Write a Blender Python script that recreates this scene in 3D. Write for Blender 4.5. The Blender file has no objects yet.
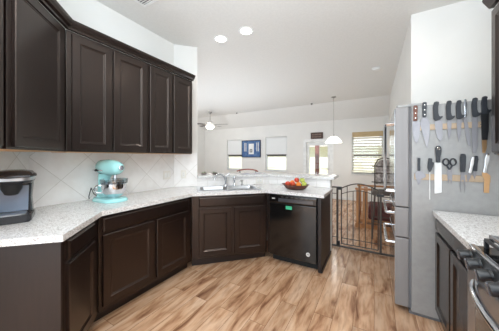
import bpy, bmesh, math, random
from mathutils import Vector, Matrix
random.seed(7)
PI = math.pi
R2 = math.sqrt(0.5)
T22 = math.tan(math.radians(22.5))
sc = bpy.context.scene
C = sc.collection

# ------------------------------------------------------------------ camera
H = 1.345
cam_d = bpy.data.cameras.new('camera')
cam_d.sensor_width = 36.0
cam_d.lens = 216.0 / 499.0 * 36.0
cam_d.shift_y = -8.5 / 499.0
cam_d.clip_start = 0.02
cam = bpy.data.objects.new('camera', cam_d)
C.objects.link(cam)
cam.location = (0, 0, H)
cam.rotation_euler = (PI / 2, 0, math.radians(30))
sc.camera = cam

# ------------------------------------------------------------------ world, lights, exposure
w = bpy.data.worlds.new('sky')
sc.world = w
w.use_nodes = True
wb = w.node_tree.nodes['Background']
wb.inputs[0].default_value = (0.84, 0.93, 1.0, 1)
wb.inputs[1].default_value = 0.62

def area(name, loc, rot, sx, sy, power, col=(1, 1, 1)):
    d = bpy.data.lights.new(name, 'AREA')
    d.shape = 'RECTANGLE'; d.size = sx; d.size_y = sy
    d.energy = power; d.color = col
    o = bpy.data.objects.new(name, d); C.objects.link(o)
    o.location = loc; o.rotation_euler = rot
    return o

area('fill_behind', (-0.5, -2.6, 1.5), (PI / 2, 0, 0), 4.0, 2.2, 80, (0.82, 0.92, 1.0))  # added broad fill behind the camera, no visible source
area('ceiling_bounce_fill', (-0.3, -0.6, 1.75), (PI, 0, 0), 1.2, 1.2, 124, (0.78, 0.90, 1.0))  # added upward fill that brightens the kitchen ceiling
area('fill_living_room', (-4.3, 1.3, 1.6), (PI / 2, 0, 0), 3.2, 2.2, 7, (0.80, 0.91, 1))  # added fill for the far wall and sloped ceiling
area('living_bounce_fill', (-3.7, 4.2, 0.35), (math.radians(172), 0, 0), 3.6, 2.2, 58, (0.78, 0.90, 1.0))  # added upward fill hidden behind the bar, brightens the living room ceiling
sun_d = bpy.data.lights.new('sun', 'SUN'); sun_d.energy = 4.5; sun_d.angle = 0.02; sun_d.color = (1, 0.97, 0.92)
sun = bpy.data.objects.new('sun', sun_d); C.objects.link(sun); sun.rotation_euler = (math.radians(34), 0, math.radians(12))

vs = sc.view_settings
vs.view_transform = 'Standard'
try: vs.look = 'None'
except Exception: pass
vs.gamma = 1
vs.use_curve_mapping = False
vs.exposure = 0.52

# ------------------------------------------------------------------ materials
def lin(c):
    def f(x):
        x /= 255.0
        return x / 12.92 if x <= 0.04045 else ((x + 0.055) / 1.055) ** 2.4
    return (f(c[0]), f(c[1]), f(c[2]), 1)

def base_mat(name, rough=0.5, metal=0.0, coat=0.0, coat_rough=0.12):
    m = bpy.data.materials.new(name); m.use_nodes = True
    nt = m.node_tree
    b = nt.nodes['Principled BSDF']
    b.inputs['Roughness'].default_value = rough
    b.inputs['Metallic'].default_value = metal
    b.inputs['Coat Weight'].default_value = coat
    b.inputs['Coat Roughness'].default_value = coat_rough
    return m, nt, b

def mat(name, c, rough=0.5, metal=0.0, coat=0.0, c2=None, scale=8.0, stretch=(1, 1, 1), bump=0.0, coat_rough=0.12):
    """colour with a procedural noise variation towards c2"""
    m, nt, b = base_mat(name, rough, metal, coat, coat_rough)
    N, L = nt.nodes, nt.links
    if c2 is None: c2 = tuple(x * 0.94 for x in c)
    tc = N.new('ShaderNodeTexCoord'); mp = N.new('ShaderNodeMapping')
    mp.inputs['Scale'].default_value = stretch
    L.new(tc.outputs['Object'], mp.inputs[0])
    no = N.new('ShaderNodeTexNoise'); no.inputs['Scale'].default_value = scale; no.inputs['Detail'].default_value = 4
    L.new(mp.outputs[0], no.inputs['Vector'])
    rp = N.new('ShaderNodeValToRGB')
    rp.color_ramp.elements[0].position = 0.35; rp.color_ramp.elements[1].position = 0.65
    rp.color_ramp.elements[0].color = lin(c); rp.color_ramp.elements[1].color = lin(c2)
    L.new(no.outputs['Fac'], rp.inputs[0]); L.new(rp.outputs[0], b.inputs['Base Color'])
    if bump:
        bp = N.new('ShaderNodeBump'); bp.inputs['Strength'].default_value = bump; bp.inputs['Distance'].default_value = 0.01
        L.new(no.outputs['Fac'], bp.inputs['Height']); L.new(bp.outputs[0], b.inputs['Normal'])
    return m

def emit(name, c, s):
    m, nt, b = base_mat(name)
    b.inputs['Base Color'].default_value = lin(c)
    b.inputs['Emission Color'].default_value = lin(c)
    b.inputs['Emission Strength'].default_value = s
    return m

def glass_mat(name, tint=(245, 250, 252), refl=0.08):
    m = bpy.data.materials.new(name); m.use_nodes = True
    nt = m.node_tree; N, L = nt.nodes, nt.links
    for n in list(N): N.remove(n)
    out = N.new('ShaderNodeOutputMaterial'); mx = N.new('ShaderNodeMixShader')
    tr = N.new('ShaderNodeBsdfTransparent'); gl = N.new('ShaderNodeBsdfGlossy')
    tr.inputs[0].default_value = lin(tint); gl.inputs['Roughness'].default_value = 0.02
    mx.inputs[0].default_value = refl
    L.new(tr.outputs[0], mx.inputs[1]); L.new(gl.outputs[0], mx.inputs[2]); L.new(mx.outputs[0], out.inputs[0])
    return m

def granite_mat():
    m, nt, b = base_mat('granite', 0.18)
    N, L = nt.nodes, nt.links
    tc = N.new('ShaderNodeTexCoord')
    v = N.new('ShaderNodeTexVoronoi'); v.inputs['Scale'].default_value = 190
    n2 = N.new('ShaderNodeTexNoise'); n2.inputs['Scale'].default_value = 60; n2.inputs['Detail'].default_value = 6
    L.new(tc.outputs['Object'], v.inputs['Vector']); L.new(tc.outputs['Object'], n2.inputs['Vector'])
    r1 = N.new('ShaderNodeValToRGB')
    e = r1.color_ramp.elements
    e[0].position = 0.0; e[0].color = lin((164, 160, 158)); e[1].position = 1.0; e[1].color = lin((240, 240, 241))
    x = r1.color_ramp.elements.new(0.28); x.color = lin((222, 219, 217))
    sepc = N.new('ShaderNodeSeparateColor'); L.new(v.outputs['Color'], sepc.inputs[0]); L.new(sepc.outputs[0], r1.inputs[0])
    r2 = N.new('ShaderNodeValToRGB')
    e = r2.color_ramp.elements
    e[0].position = 0.36; e[0].color = lin((188, 182, 178)); e[1].position = 0.52; e[1].color = (1, 1, 1, 1)
    L.new(n2.outputs['Fac'], r2.inputs[0])
    mx = N.new('ShaderNodeMix'); mx.data_type = 'RGBA'; mx.blend_type = 'MULTIPLY'; mx.inputs[0].default_value = 0.35
    L.new(r1.outputs[0], mx.inputs[6]); L.new(r2.outputs[0], mx.inputs[7]); L.new(mx.outputs[2], b.inputs['Base Color'])
    return m

def floor_mat():
    m, nt, b = base_mat('floor_planks', 0.24)
    N, L = nt.nodes, nt.links
    tc = N.new('ShaderNodeTexCoord'); sp = N.new('ShaderNodeSeparateXYZ'); cb = N.new('ShaderNodeCombineXYZ')
    L.new(tc.outputs['Object'], sp.inputs[0]); L.new(sp.outputs['Y'], cb.inputs['X']); L.new(sp.outputs['X'], cb.inputs['Y'])
    br = N.new('ShaderNodeTexBrick')
    br.offset = 0.37; br.inputs['Scale'].default_value = 1.0
    br.inputs['Brick Width'].default_value = 0.95; br.inputs['Row Height'].default_value = 0.15
    br.inputs['Mortar Size'].default_value = 0.0016; br.inputs['Mortar Smooth'].default_value = 0.3
    br.inputs['Color1'].default_value = (0, 0, 0, 1); br.inputs['Color2'].default_value = (1, 1, 1, 1)
    br.inputs['Mortar'].default_value = (0.15, 0.15, 0.15, 1)
    L.new(cb.outputs[0], br.inputs['Vector'])
    # per-plank shift so the grain does not run across the joints
    add = N.new('ShaderNodeVectorMath'); add.operation = 'MULTIPLY_ADD'
    add.inputs[1].default_value = (7.3, 3.1, 5.7)
    L.new(br.outputs['Color'], add.inputs[0]); L.new(cb.outputs[0], add.inputs[2])
    mp = N.new('ShaderNodeMapping'); mp.inputs['Scale'].default_value = (2.6, 11, 1)
    L.new(add.outputs[0], mp.inputs[0])
    n1 = N.new('ShaderNodeTexNoise'); n1.inputs['Scale'].default_value = 1.0; n1.inputs['Detail'].default_value = 6; n1.inputs['Distortion'].default_value = 0.6
    L.new(mp.outputs[0], n1.inputs['Vector'])
    mp2 = N.new('ShaderNodeMapping'); mp2.inputs['Scale'].default_value = (6, 38, 1)
    L.new(add.outputs[0], mp2.inputs[0])
    n2 = N.new('ShaderNodeTexNoise'); n2.inputs['Scale'].default_value = 1.0; n2.inputs['Detail'].default_value = 3
    L.new(mp2.outputs[0], n2.inputs['Vector'])
    r1 = N.new('ShaderNodeValToRGB'); e = r1.color_ramp.elements
    e[0].position = 0.27; e[0].color = lin((126, 86, 62)); e[1].position = 0.7; e[1].color = lin((214, 180, 152))
    x = e.new(0.4); x.color = lin((180, 137, 105)); x = e.new(0.5); x.color = lin((203, 163, 130))
    L.new(n1.outputs['Fac'], r1.inputs[0])
    r2 = N.new('ShaderNodeValToRGB'); e = r2.color_ramp.elements
    e[0].position = 0.32; e[0].color = (0.66, 0.60, 0.55, 1); e[1].position = 0.56; e[1].color = (1, 1, 1, 1)
    L.new(n2.outputs['Fac'], r2.inputs[0])
    mx = N.new('ShaderNodeMix'); mx.data_type = 'RGBA'; mx.blend_type = 'MULTIPLY'; mx.inputs[0].default_value = 0.8
    L.new(r1.outputs[0], mx.inputs[6]); L.new(r2.outputs[0], mx.inputs[7])
    # plank tone
    r3 = N.new('ShaderNodeValToRGB'); e = r3.color_ramp.elements
    e[0].position = 0; e[0].color = (0.86, 0.85, 0.84, 1); e[1].position = 1; e[1].color = (1.06, 1.05, 1.04, 1)
    L.new(br.outputs['Color'], r3.inputs[0])
    m2 = N.new('ShaderNodeMix'); m2.data_type = 'RGBA'; m2.blend_type = 'MULTIPLY'; m2.inputs[0].default_value = 1
    L.new(mx.outputs[2], m2.inputs[6]); L.new(r3.outputs[0], m2.inputs[7])
    m3 = N.new('ShaderNodeMix'); m3.data_type = 'RGBA'; m3.blend_type = 'MIX'
    L.new(br.outputs['Fac'], m3.inputs[0]); L.new(m2.outputs[2], m3.inputs[6]); m3.inputs[7].default_value = lin((110, 76, 50))
    L.new(m3.outputs[2], b.inputs['Base Color'])
    return m

def tile_mat(name, diag=True):
    """square tiles with thin joints; the slab's own X runs along the wall, Z is up"""
    m, nt, b = base_mat(name, 0.25)
    N, L = nt.nodes, nt.links
    tc = N.new('ShaderNodeTexCoord'); sp = N.new('ShaderNodeSeparateXYZ'); cb = N.new('ShaderNodeCombineXYZ')
    L.new(tc.outputs['Object'], sp.inputs[0]); L.new(sp.outputs['X'], cb.inputs['X']); L.new(sp.outputs['Z'], cb.inputs['Y'])
    mp = N.new('ShaderNodeMapping')
    mp.inputs['Rotation'].default_value = (0, 0, math.radians(45 if diag else 0))
    L.new(cb.outputs[0], mp.inputs[0])
    br = N.new('ShaderNodeTexBrick'); br.offset = 0.0 if diag else 0.5
    br.inputs['Scale'].default_value = 1
    br.inputs['Brick Width'].default_value = 0.305 if diag else 0.30; br.inputs['Row Height'].default_value = 0.305 if diag else 0.075
    br.inputs['Mortar Size'].default_value = 0.0028; br.inputs['Mortar Smooth'].default_value = 0.4
    br.inputs['Color1'].default_value = lin((245, 243, 242)); br.inputs['Color2'].default_value = lin((238, 236, 234))
    br.inputs['Mortar'].default_value = lin((214, 210, 206))
    L.new(mp.outputs[0], br.inputs['Vector'])
    no = N.new('ShaderNodeTexNoise'); no.inputs['Scale'].default_value = 9; no.inputs['Detail'].default_value = 5
    L.new(tc.outputs['Object'], no.inputs['Vector'])
    r = N.new('ShaderNodeValToRGB'); e = r.color_ramp.elements
    e[0].position = 0.3; e[0].color = (0.93, 0.92, 0.91, 1); e[1].position = 0.6; e[1].color = (1, 1, 1, 1)
    L.new(no.outputs['Fac'], r.inputs[0])
    mx = N.new('ShaderNodeMix'); mx.data_type = 'RGBA'; mx.blend_type = 'MULTIPLY'; mx.inputs[0].default_value = 1
    L.new(br.outputs['Color'], mx.inputs[6]); L.new(r.outputs[0], mx.inputs[7]); L.new(mx.outputs[2], b.inputs['Base Color'])
    return m

M = {}
M['wall'] = mat('wall_paint', (232, 230, 226), 0.9, c2=(229, 227, 223), scale=3)
M['ceiling'] = mat('ceiling_paint', (226, 224, 220), 0.95, c2=(222, 220, 216), scale=40)
M['trim'] = mat('white_trim', (240, 240, 238), 0.45)
M['floor'] = floor_mat()
M['granite'] = granite_mat()
M['tile'] = tile_mat('diagonal_tile', True)
M['tile2'] = tile_mat('bar_tile', False)
M['espresso'] = mat('espresso_wood', (22, 9, 6), 0.24, coat=0.5, coat_rough=0.45, c2=(15, 6, 4), scale=6, stretch=(14, 14, 1.2))
M['espresso'].node_tree.nodes['Principled BSDF'].inputs['Specular Tint'].default_value = (1.0, 0.78, 0.66, 1)
M['espresso_dark'] = mat('toe_kick_wood', (36, 24, 20), 0.4, c2=(30, 19, 16), scale=6, stretch=(14, 14, 1.2))  # dark brown wood of the toe kicks
M['espresso_panel'] = mat('espresso_panel', (30, 18, 16), 0.42, coat=0.0, c2=(24, 14, 12), scale=5, stretch=(12, 12, 1))
M['rawwood'] = mat('raw_plywood', (214, 178, 138), 0.7, c2=(200, 160, 118), scale=5, stretch=(1, 12, 1))
M['black'] = mat('black_gloss', (16, 16, 17), 0.12, coat=0.4, c2=(13, 13, 14))
M['blackplastic'] = mat('black_plastic', (26, 27, 30), 0.35, c2=(22, 23, 26))
M['rubber'] = mat('black_matte', (20, 20, 21), 0.7)
M['steel'] = mat('stainless', (186, 187, 190), 0.28, metal=1.0, c2=(178, 179, 182), scale=3, stretch=(1, 1, 60))
M['frontsteel'] = mat('brushed_front', (206, 208, 212), 0.16, metal=1.0, c2=(200, 202, 206), scale=3, stretch=(1, 30, 1))
M['chrome'] = mat('chrome', (222, 224, 228), 0.08, metal=1.0)
M['fridge_side'] = mat('fridge_grey', (160, 159, 158), 0.42, metal=0.25, c2=(154, 153, 152), scale=30)
M['fridge_door'] = mat('fridge_door_edge', (142, 139, 139), 0.45, metal=0.3, c2=(138, 135, 135), scale=2, stretch=(20, 20, 1))
M['gasket'] = mat('door_gasket', (112, 112, 115), 0.7)
M['aqua'] = mat('aqua_enamel', (172, 234, 235), 0.18, coat=0.5, c2=(166, 230, 231))
M['keurig'] = mat('coffee_maker_plastic', (38, 40, 45), 0.25, coat=0.2)
M['reservoir'] = mat('smoky_reservoir', (112, 126, 146), 0.15, coat=0.4, c2=(98, 112, 132), scale=3)
M['white_plastic'] = mat('white_plastic', (240, 239, 236), 0.4)
M['ivory'] = mat('ivory_plate', (236, 232, 224), 0.4)
M['bluepaint'] = mat('blue_painting', (48, 82, 136), 0.6, c2=(92, 126, 168), scale=14)
M['navy'] = mat('navy_frame', (24, 34, 62), 0.5)
M['signwood'] = mat('sign_board', (92, 70, 62), 0.7, c2=(70, 52, 48), scale=12, stretch=(1, 1, 6))
M['signpaint'] = mat('sign_pale_paint', (150, 128, 116), 0.7)
M['gate'] = mat('gate_metal', (74, 66, 60), 0.4, metal=0.3)
M['oak'] = mat('warm_wood', (190, 136, 88), 0.45, c2=(168, 114, 70), scale=4, stretch=(8, 8, 1))
M['darkred'] = mat('dark_red_cloth', (110, 62, 58), 0.85, c2=(84, 48, 50), scale=18)
M['darkmetal'] = mat('dark_bronze', (88, 78, 72), 0.45, metal=0.4)
M['patterned'] = mat('mottled_grey_cloth', (188, 178, 172), 0.8, c2=(108, 98, 96), scale=26)
def shade_mat(name, c):
    m, nt, b = base_mat(name, 0.8)
    b.inputs['Base Color'].default_value = lin(c)
    N, L = nt.nodes, nt.links
    tl = N.new('ShaderNodeBsdfTranslucent'); tl.inputs[0].default_value = lin(c)
    no = N.new('ShaderNodeTexNoise'); no.inputs['Scale'].default_value = 200
    rp = N.new('ShaderNodeMapRange'); rp.inputs[3].default_value = 0.2; rp.inputs[4].default_value = 0.3
    L.new(no.outputs['Fac'], rp.inputs[0])
    mx = N.new('ShaderNodeMixShader'); L.new(rp.outputs[0], mx.inputs[0])
    L.new(b.outputs[0], mx.inputs[1]); L.new(tl.outputs[0], mx.inputs[2])
    L.new(mx.outputs[0], N['Material Output'].inputs[0])
    return m
M['shade'] = shade_mat('window_shade', (246, 246, 246))
M['blindtan'] = mat('tan_valance', (196, 172, 132), 0.6, c2=(184, 158, 116), stretch=(1, 1, 12))
M['slat'] = mat('blind_slat', (226, 220, 208), 0.55)
M['glass'] = glass_mat('window_glass')
M['bowlglass'] = glass_mat('clear_plastic', (225, 230, 232), 0.15)
M['lampglow'] = emit('lamp_glow', (255, 250, 240), 7.0)
M['fanglow'] = emit('fan_glass_glow', (255, 248, 235), 3.0)
M['pendglow'] = emit('pendant_glass', (255, 253, 248), 0.9)
M['blade'] = mat('fan_blade', (86, 80, 76), 0.5)
M['nickel'] = mat('brushed_nickel', (176, 174, 170), 0.3, metal=1.0)
M['bladesteel'] = mat('knife_steel', (150, 148, 150), 0.38, metal=0.85, c2=(134, 132, 136), scale=5)
M['copperblade'] = mat('warm_knife_steel', (214, 172, 128), 0.3, metal=0.8)
M['striprail'] = mat('magnet_rail', (178, 156, 132), 0.4, metal=0.4, c2=(166, 146, 124), scale=5, stretch=(6, 1, 1))
M['rosewood'] = mat('rosewood_handle', (116, 66, 44), 0.4, c2=(96, 52, 34), scale=20)
M['rivet'] = mat('rivet_steel', (220, 216, 210), 0.25, metal=0.9)
M['handleblack'] = mat('knife_handle_black', (38, 42, 50), 0.4, c2=(32, 36, 43))
M['sheath'] = mat('white_sheath', (232, 232, 232), 0.4)
M['red'] = mat('red_apple', (186, 40, 32), 0.3, c2=(204, 92, 46), scale=14)
M['orange'] = mat('orange_fruit', (236, 138, 48), 0.45, c2=(228, 124, 40), scale=60, bump=0.2)
M['green'] = mat('green_apple', (176, 192, 74), 0.35, c2=(196, 202, 104), scale=10)
M['yellow'] = mat('yellow_fruit', (238, 206, 110), 0.45, c2=(228, 190, 90), scale=10)
M['stem'] = mat('stem_brown', (84, 58, 38), 0.7)
M['woodbowl'] = mat('wooden_bowl', (104, 58, 44), 0.4, c2=(84, 46, 36), scale=10, stretch=(1, 1, 5))
M['leaf'] = mat('leaf_green', (164, 174, 150), 0.6, c2=(140, 154, 128), scale=30)
M['sticker'] = mat('green_sticker', (60, 178, 132), 0.5)
M['badge'] = mat('badge_silver', (226, 224, 222), 0.3, metal=0.3)
M['darkink'] = mat('dark_ink', (50, 48, 50), 0.5)
M['panelgrey'] = mat('control_panel_gloss', (70, 70, 74), 0.15, coat=0.5)
M['iron'] = mat('cast_iron', (30, 31, 34), 0.35)
M['oveglass'] = mat('oven_glass', (20, 20, 24), 0.05, coat=0.5)
M['housewall'] = mat('neighbour_siding', (238, 230, 212), 0.9, c2=(230, 220, 200), scale=2)
M['roof'] = mat('neighbour_roof', (196, 184, 172), 0.9)
M['grass'] = mat('lawn', (206, 204, 168), 0.95, c2=(196, 192, 150), scale=2)
M['post'] = mat('porch_post_paint', (150, 84, 68), 0.7, c2=(138, 74, 58))

# ------------------------------------------------------------------ mesh helpers
class MB:
    def __init__(s): s.bm = bmesh.new()
    def _new(s, n0):
        s.bm.verts.ensure_lookup_table()
        return s.bm.verts[n0:]
    def box(s, x0, x1, y0, y1, z0, z1, bev=0.0, seg=2, X=None):
        tmp = bmesh.new()
        vs = [tmp.verts.new((x, y, z)) for x in (x0, x1) for y in (y0, y1) for z in (z0, z1)]
        for f in ((0, 1, 3, 2), (4, 6, 7, 5), (0, 4, 5, 1), (2, 3, 7, 6), (0, 2, 6, 4), (1, 5, 7, 3)):
            tmp.faces.new([vs[i] for i in f])
        if bev: bmesh.ops.bevel(tmp, geom=tmp.edges[:], offset=bev, segments=seg, affect='EDGES', profile=0.6)
        return s.add(tmp, X)
    def add(s, tmp, X=None):
        bmesh.ops.recalc_face_normals(tmp, faces=tmp.faces[:])
        if X is not None: bmesh.ops.transform(tmp, matrix=X, verts=tmp.verts[:])
        me = bpy.data.meshes.new('tmp'); tmp.to_mesh(me); tmp.free()
        s.bm.from_mesh(me); bpy.data.meshes.remove(me)
        return s
    def poly(s, outer, a0, a1, holes=(), plane='xy', bev=0.0, X=None):
        """polygon (with holes) extruded from a0 to a1 along the third axis"""
        def P(p, a):
            return {'xy': (p[0], p[1], a), 'xz': (p[0], a, p[1]), 'yz': (a, p[0], p[1])}[plane]
        tmp = bmesh.new()
        loops = [outer] + list(holes)
        es = []
        for lp in loops:
            vs = [tmp.verts.new(P(p, a0)) for p in lp]
            for i in range(len(vs)): es.append(tmp.edges.new((vs[i], vs[(i + 1) % len(vs)])))
        if holes:
            bmesh.ops.triangle_fill(tmp, use_beauty=True, use_dissolve=False, edges=es)
        else:
            tmp.faces.new([v for v in tmp.verts])
        r = bmesh.ops.extrude_face_region(tmp, geom=tmp.faces[:])
        d = Vector(P((0, 0), a1)) - Vector(P((0, 0), a0))
        bmesh.ops.translate(tmp, vec=d, verts=[v for v in r['geom'] if isinstance(v, bmesh.types.BMVert)])
        bmesh.ops.recalc_face_normals(tmp, faces=tmp.faces[:])
        if bev:
            es = [e for e in tmp.edges if len(e.link_faces) == 2 and e.calc_face_angle(0) > 0.5]
            bmesh.ops.bevel(tmp, geom=es, offset=bev, segments=2, affect='EDGES')
        return s.add(tmp, X)
    def loft(s, loops, cap=True, closed=True, X=None, loop_close=False):
        tmp = bmesh.new()
        L = [[tmp.verts.new(p) for p in lp] for lp in loops]
        n = len(L[0])
        pairs = list(zip(L, L[1:])) + ([(L[-1], L[0])] if loop_close else [])
        for a, b in pairs:
            for i in range(n if closed else n - 1):
                j = (i + 1) % n
                tmp.faces.new((a[i], a[j], b[j], b[i]))
        if cap and not loop_close:
            tmp.faces.new(L[0]); tmp.faces.new(L[-1])
        return s.add(tmp, X)
    def lathe(s, prof, n=24, X=None, cap=True):
        tmp = bmesh.new()
        rings = []
        for r, z in prof:
            if r < 1e-6: rings.append([tmp.verts.new((0, 0, z))])
            else: rings.append([tmp.verts.new((r * math.cos(2 * PI * i / n), r * math.sin(2 * PI * i / n), z)) for i in range(n)])
        for a, b in zip(rings, rings[1:]):
            for i in range(n):
                j = (i + 1) % n
                f = [a[i % len(a)], a[j % len(a)], b[j % len(b)], b[i % len(b)]]
                u = []
                for v in f:
                    if v not in u: u.append(v)
                if len(u) > 2: tmp.faces.new(u)
        if cap:
            for rg in (rings[0], rings[-1]):
                if len(rg) > 2: tmp.faces.new(rg)
        return s.add(tmp, X)
    def cyl(s, r, z0, z1, n=20, X=None, bev=0.0):
        if bev: return s.lathe([(r - bev, z0), (r, z0 + bev), (r, z1 - bev), (r - bev, z1)], n, X)
        return s.lathe([(r, z0), (r, z1)], n, X)
    def tube(s, path, r, n=10, X=None, closed=False):
        P = [Vector(p) for p in path]
        rs = r if isinstance(r, (list, tuple)) else [r] * len(P)
        loops = []; up = None
        for i, p in enumerate(P):
            if closed: d = P[(i + 1) % len(P)] - P[i - 1]
            else: d = P[min(i + 1, len(P) - 1)] - P[max(i - 1, 0)]
            d.normalize()
            if up is None:
                up = Vector((0, 0, 1)) if abs(d.z) < 0.9 else Vector((1, 0, 0))
            a = d.cross(up)
            if a.length < 1e-5: a = d.orthogonal()
            a.normalize(); b = d.cross(a); up = -b if b.dot(up) < 0 else b
            up = (a.cross(d)).normalized()
            loops.append([p + rs[i] * (math.cos(2 * PI * k / n) * a + math.sin(2 * PI * k / n) * up) for k in range(n)])
        return s.loft(loops, cap=not closed, loop_close=closed, X=X)
    def panel(s, w, h, t, fr=0.057, X=None):
        """recessed-panel cabinet front, x 0..w, z 0..h, face at y=-t, back at y=0"""
        def lp(i, y): return [(i, y, i), (w - i, y, i), (w - i, y, h - i), (i, y, h - i)]
        fr = min(fr, h * 0.3)
        loops = [lp(0, 0), lp(0, -t + 0.004), lp(0.004, -t), lp(fr, -t), lp(fr + 0.007, -t + 0.006), lp(fr + 0.012, -t + 0.006), lp(fr + 0.016, -t + 0.009), lp(fr + 0.02, -t + 0.009)]
        return s.loft(loops, X=X)
    def slab(s, w, h, t, X=None):
        def lp(i, y): return [(i, y, i), (w - i, y, i), (w - i, y, h - i), (i, y, h - i)]
        return s.loft([lp(0, 0), lp(0, -t + 0.008), lp(0.006, -t + 0.003), lp(0.012, -t)], X=X)

def obj(name, mb, m, parent=None, loc=None, rot=None, smooth=False):
    me = bpy.data.meshes.new(name)
    mb.bm.to_mesh(me); mb.bm.free()
    if smooth:
        for p in me.polygons: p.use_smooth = True
    me.materials.append(m)
    o = bpy.data.objects.new(name, me); C.objects.link(o)
    if loc: o.location = loc
    if rot: o.rotation_euler = rot
    if parent: o.parent = parent
    if smooth:
        try: me.set_sharp_from_angle(angle=math.radians(40))
        except Exception: pass
    return o

def tag(o, label, cat, group=None):
    o['label'] = label; o['category'] = cat
    if group: o['group'] = group
    return o
def thing(name, label, cat, loc=(0, 0, 0), rz=0.0, group=None, rot=None):
    o = bpy.data.objects.new(name, None); C.objects.link(o)
    o.empty_display_size = 0.1
    o.location = loc; o.rotation_euler = rot if rot else (0, 0, rz)
    return tag(o, label, cat, group)
def struct(name, mb, m, parent=None, loc=None, rot=None):
    o = obj(name, mb, m, parent, loc, rot)
    if not parent: o['kind'] = 'structure'
    return o
def Tm(x, y, z): return Matrix.Translation((x, y, z))
def Rm(a, ax): return Matrix.Rotation(a, 4, ax)
def dup(root, loc, rz=None, label=None):
    r = root.copy(); C.objects.link(r); r.location = loc
    if rz is not None: r.rotation_euler = (0, 0, rz)
    if label: r['label'] = label
    for ch in list(root.children):
        c = ch.copy(); C.objects.link(c); c.parent = r
        for g in ch.children:
            d = g.copy(); C.objects.link(d); d.parent = c
    return r

# ------------------------------------------------------------------ key plan points
XL = -2.5                                   # left kitchen wall
W1 = Vector((XL, 0.637))                    # corner left wall / angled wall
W2 = Vector((XL, 2.15))                     # corner left wall / sink wall
W3 = Vector((-1.47, 3.18))                  # corner sink wall / dishwasher wall
D1 = Vector((-R2, R2)); N1 = Vector((-R2, -R2))     # angled run: along / into the wall
D3 = Vector((R2, R2)); N3 = Vector((-R2, R2))       # sink run: along / into the wall
P0 = W2 + 0.33 * D3                          # end of the full-height wall
ZC = 2.97
YF = 7.4
XB = 0.365                                   # wall beyond the refrigerator

def v2(v): return (v.x, v.y)

# ------------------------------------------------------------------ structure
struct('floor', MB().box(-7.2, 1.3, -2.2, 7.55, -0.1, 0), M['floor'])
ce = MB().loft([[(-7.2, y, z) for y, z in ((-2.2, ZC), (6.75, ZC), (YF + 0.02, 2.52), (YF + 0.02, 3.15), (-2.2, 3.15))],
                [(1.3, y, z) for y, z in ((-2.2, ZC), (6.75, ZC), (YF + 0.02, 2.52), (YF + 0.02, 3.15), (-2.2, 3.15))]])
struct('ceiling', ce, M['ceiling'])

th = 0.12
W1o = W1 + Vector((-th, -th * T22))
struct('wall_left', MB().poly([v2(W1), v2(W2), (XL - th, W2.y + th * T22), v2(W1o)], 0, ZC), M['wall'])
W1e = W1 - 1.3 * D1
struct('wall_angled', MB().poly([v2(W1), v2(W1o), v2(W1e + th * N1), v2(W1e)], 0, ZC), M['wall'])
struct('wall_sink', MB().poly([v2(W2), v2(P0), v2(P0 + th * N3), (XL - th, W2.y + th * T22)], 0, ZC), M['wall'])
struct('wall_bar', MB().poly([v2(P0), v2(W3), (-0.53, 3.18), (-0.53, 3.30), (-0.605, 3.30), (-0.605, 3.50), (-0.72, 3.50), (-0.72, 3.30), (W3.x - th * T22, 3.30), v2(P0 + th * N3)], 0, 1.03), M['wall'])
struct('wall_right', MB().box(1.05, 1.17, -1.2, 3.06, 0, ZC), M['wall'])
struct('wall_alcove', MB().box(XB, 1.17, 3.06, 3.18, 0, ZC), M['wall'])
struct('wall_dining', MB().box(XB, XB + th, 3.18, YF, 0, ZC), M['wall'])
struct('wall_living', MB().box(-6.72, -6.6, 0.6, YF, 0, ZC), M['wall'])
WIN = [(-5.37, -4.62, 0.83, 2.05), (-3.57, -2.72, 0.83, 2.09), (-0.60, 0.235, 0.83, 2.11)]
DOOR = (-2.06, -1.20, 0.0, 1.90)
def rect(a): return [(a[0], a[2]), (a[1], a[2]), (a[1], a[3]), (a[0], a[3])]
struct('wall_back', MB().poly([(-6.72, 0), (DOOR[0], 0), (DOOR[0], DOOR[3]), (DOOR[1], DOOR[3]), (DOOR[1], 0), (XB + th, 0), (XB + th, 2.6), (-6.72, 2.6)],
       YF, YF + 0.14, holes=[rect(a) for a in WIN], plane='xz'), M['wall'])

for k, a in enumerate(WIN):
    fr = MB().poly(rect(a), YF + 0.05, YF + 0.10, holes=[rect((a[0] + 0.045, a[1] - 0.045, a[2] + 0.045, a[3] - 0.045))], plane='xz', bev=0.004)
    wo = struct('window_%d' % (k + 1), fr, M['trim'])
    zm = 1.40
    obj('sash_bar', MB().box(a[0] + 0.045, a[1] - 0.045, YF + 0.052, YF + 0.098, zm - 0.025, zm + 0.025, 0.004), M['darkmetal'] if k == 2 else M['blade'], wo)
    obj('glass', MB().box(a[0] + 0.045, a[1] - 0.045, YF + 0.072, YF + 0.078, a[2] + 0.045, a[3] - 0.045), M['glass'], wo)
    obj('sill', MB().box(a[0] - 0.03, a[1] + 0.03, YF - 0.04, YF + 0.05, a[2] - 0.025, a[2], 0.005), M['trim'], wo)
a = DOOR
dr = MB().poly(rect((a[0] + 0.05, a[1] - 0.05, 0.01, a[3] - 0.05)), YF + 0.04, YF + 0.085,
               holes=[rect((-1.93, -1.33, 0.30, 1.74))], plane='xz', bev=0.004)
do = struct('door_1', dr, M['trim'])
obj('glass', MB().box(-1.93, -1.33, YF + 0.06, YF + 0.066, 0.30, 1.74), M['glass'], do)
obj('door_frame', MB().poly([(a[0] - 0.06, 0), (a[0] - 0.06, a[3] + 0.05), (a[1] + 0.06, a[3] + 0.05), (a[1] + 0.06, 0), (a[1] - 0.045, 0), (a[1] - 0.045, a[3] - 0.045), (a[0] + 0.045, a[3] - 0.045), (a[0] + 0.045, 0)], YF - 0.015, YF + 0.12, plane='xz', bev=0.003), M['trim'], do)
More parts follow.
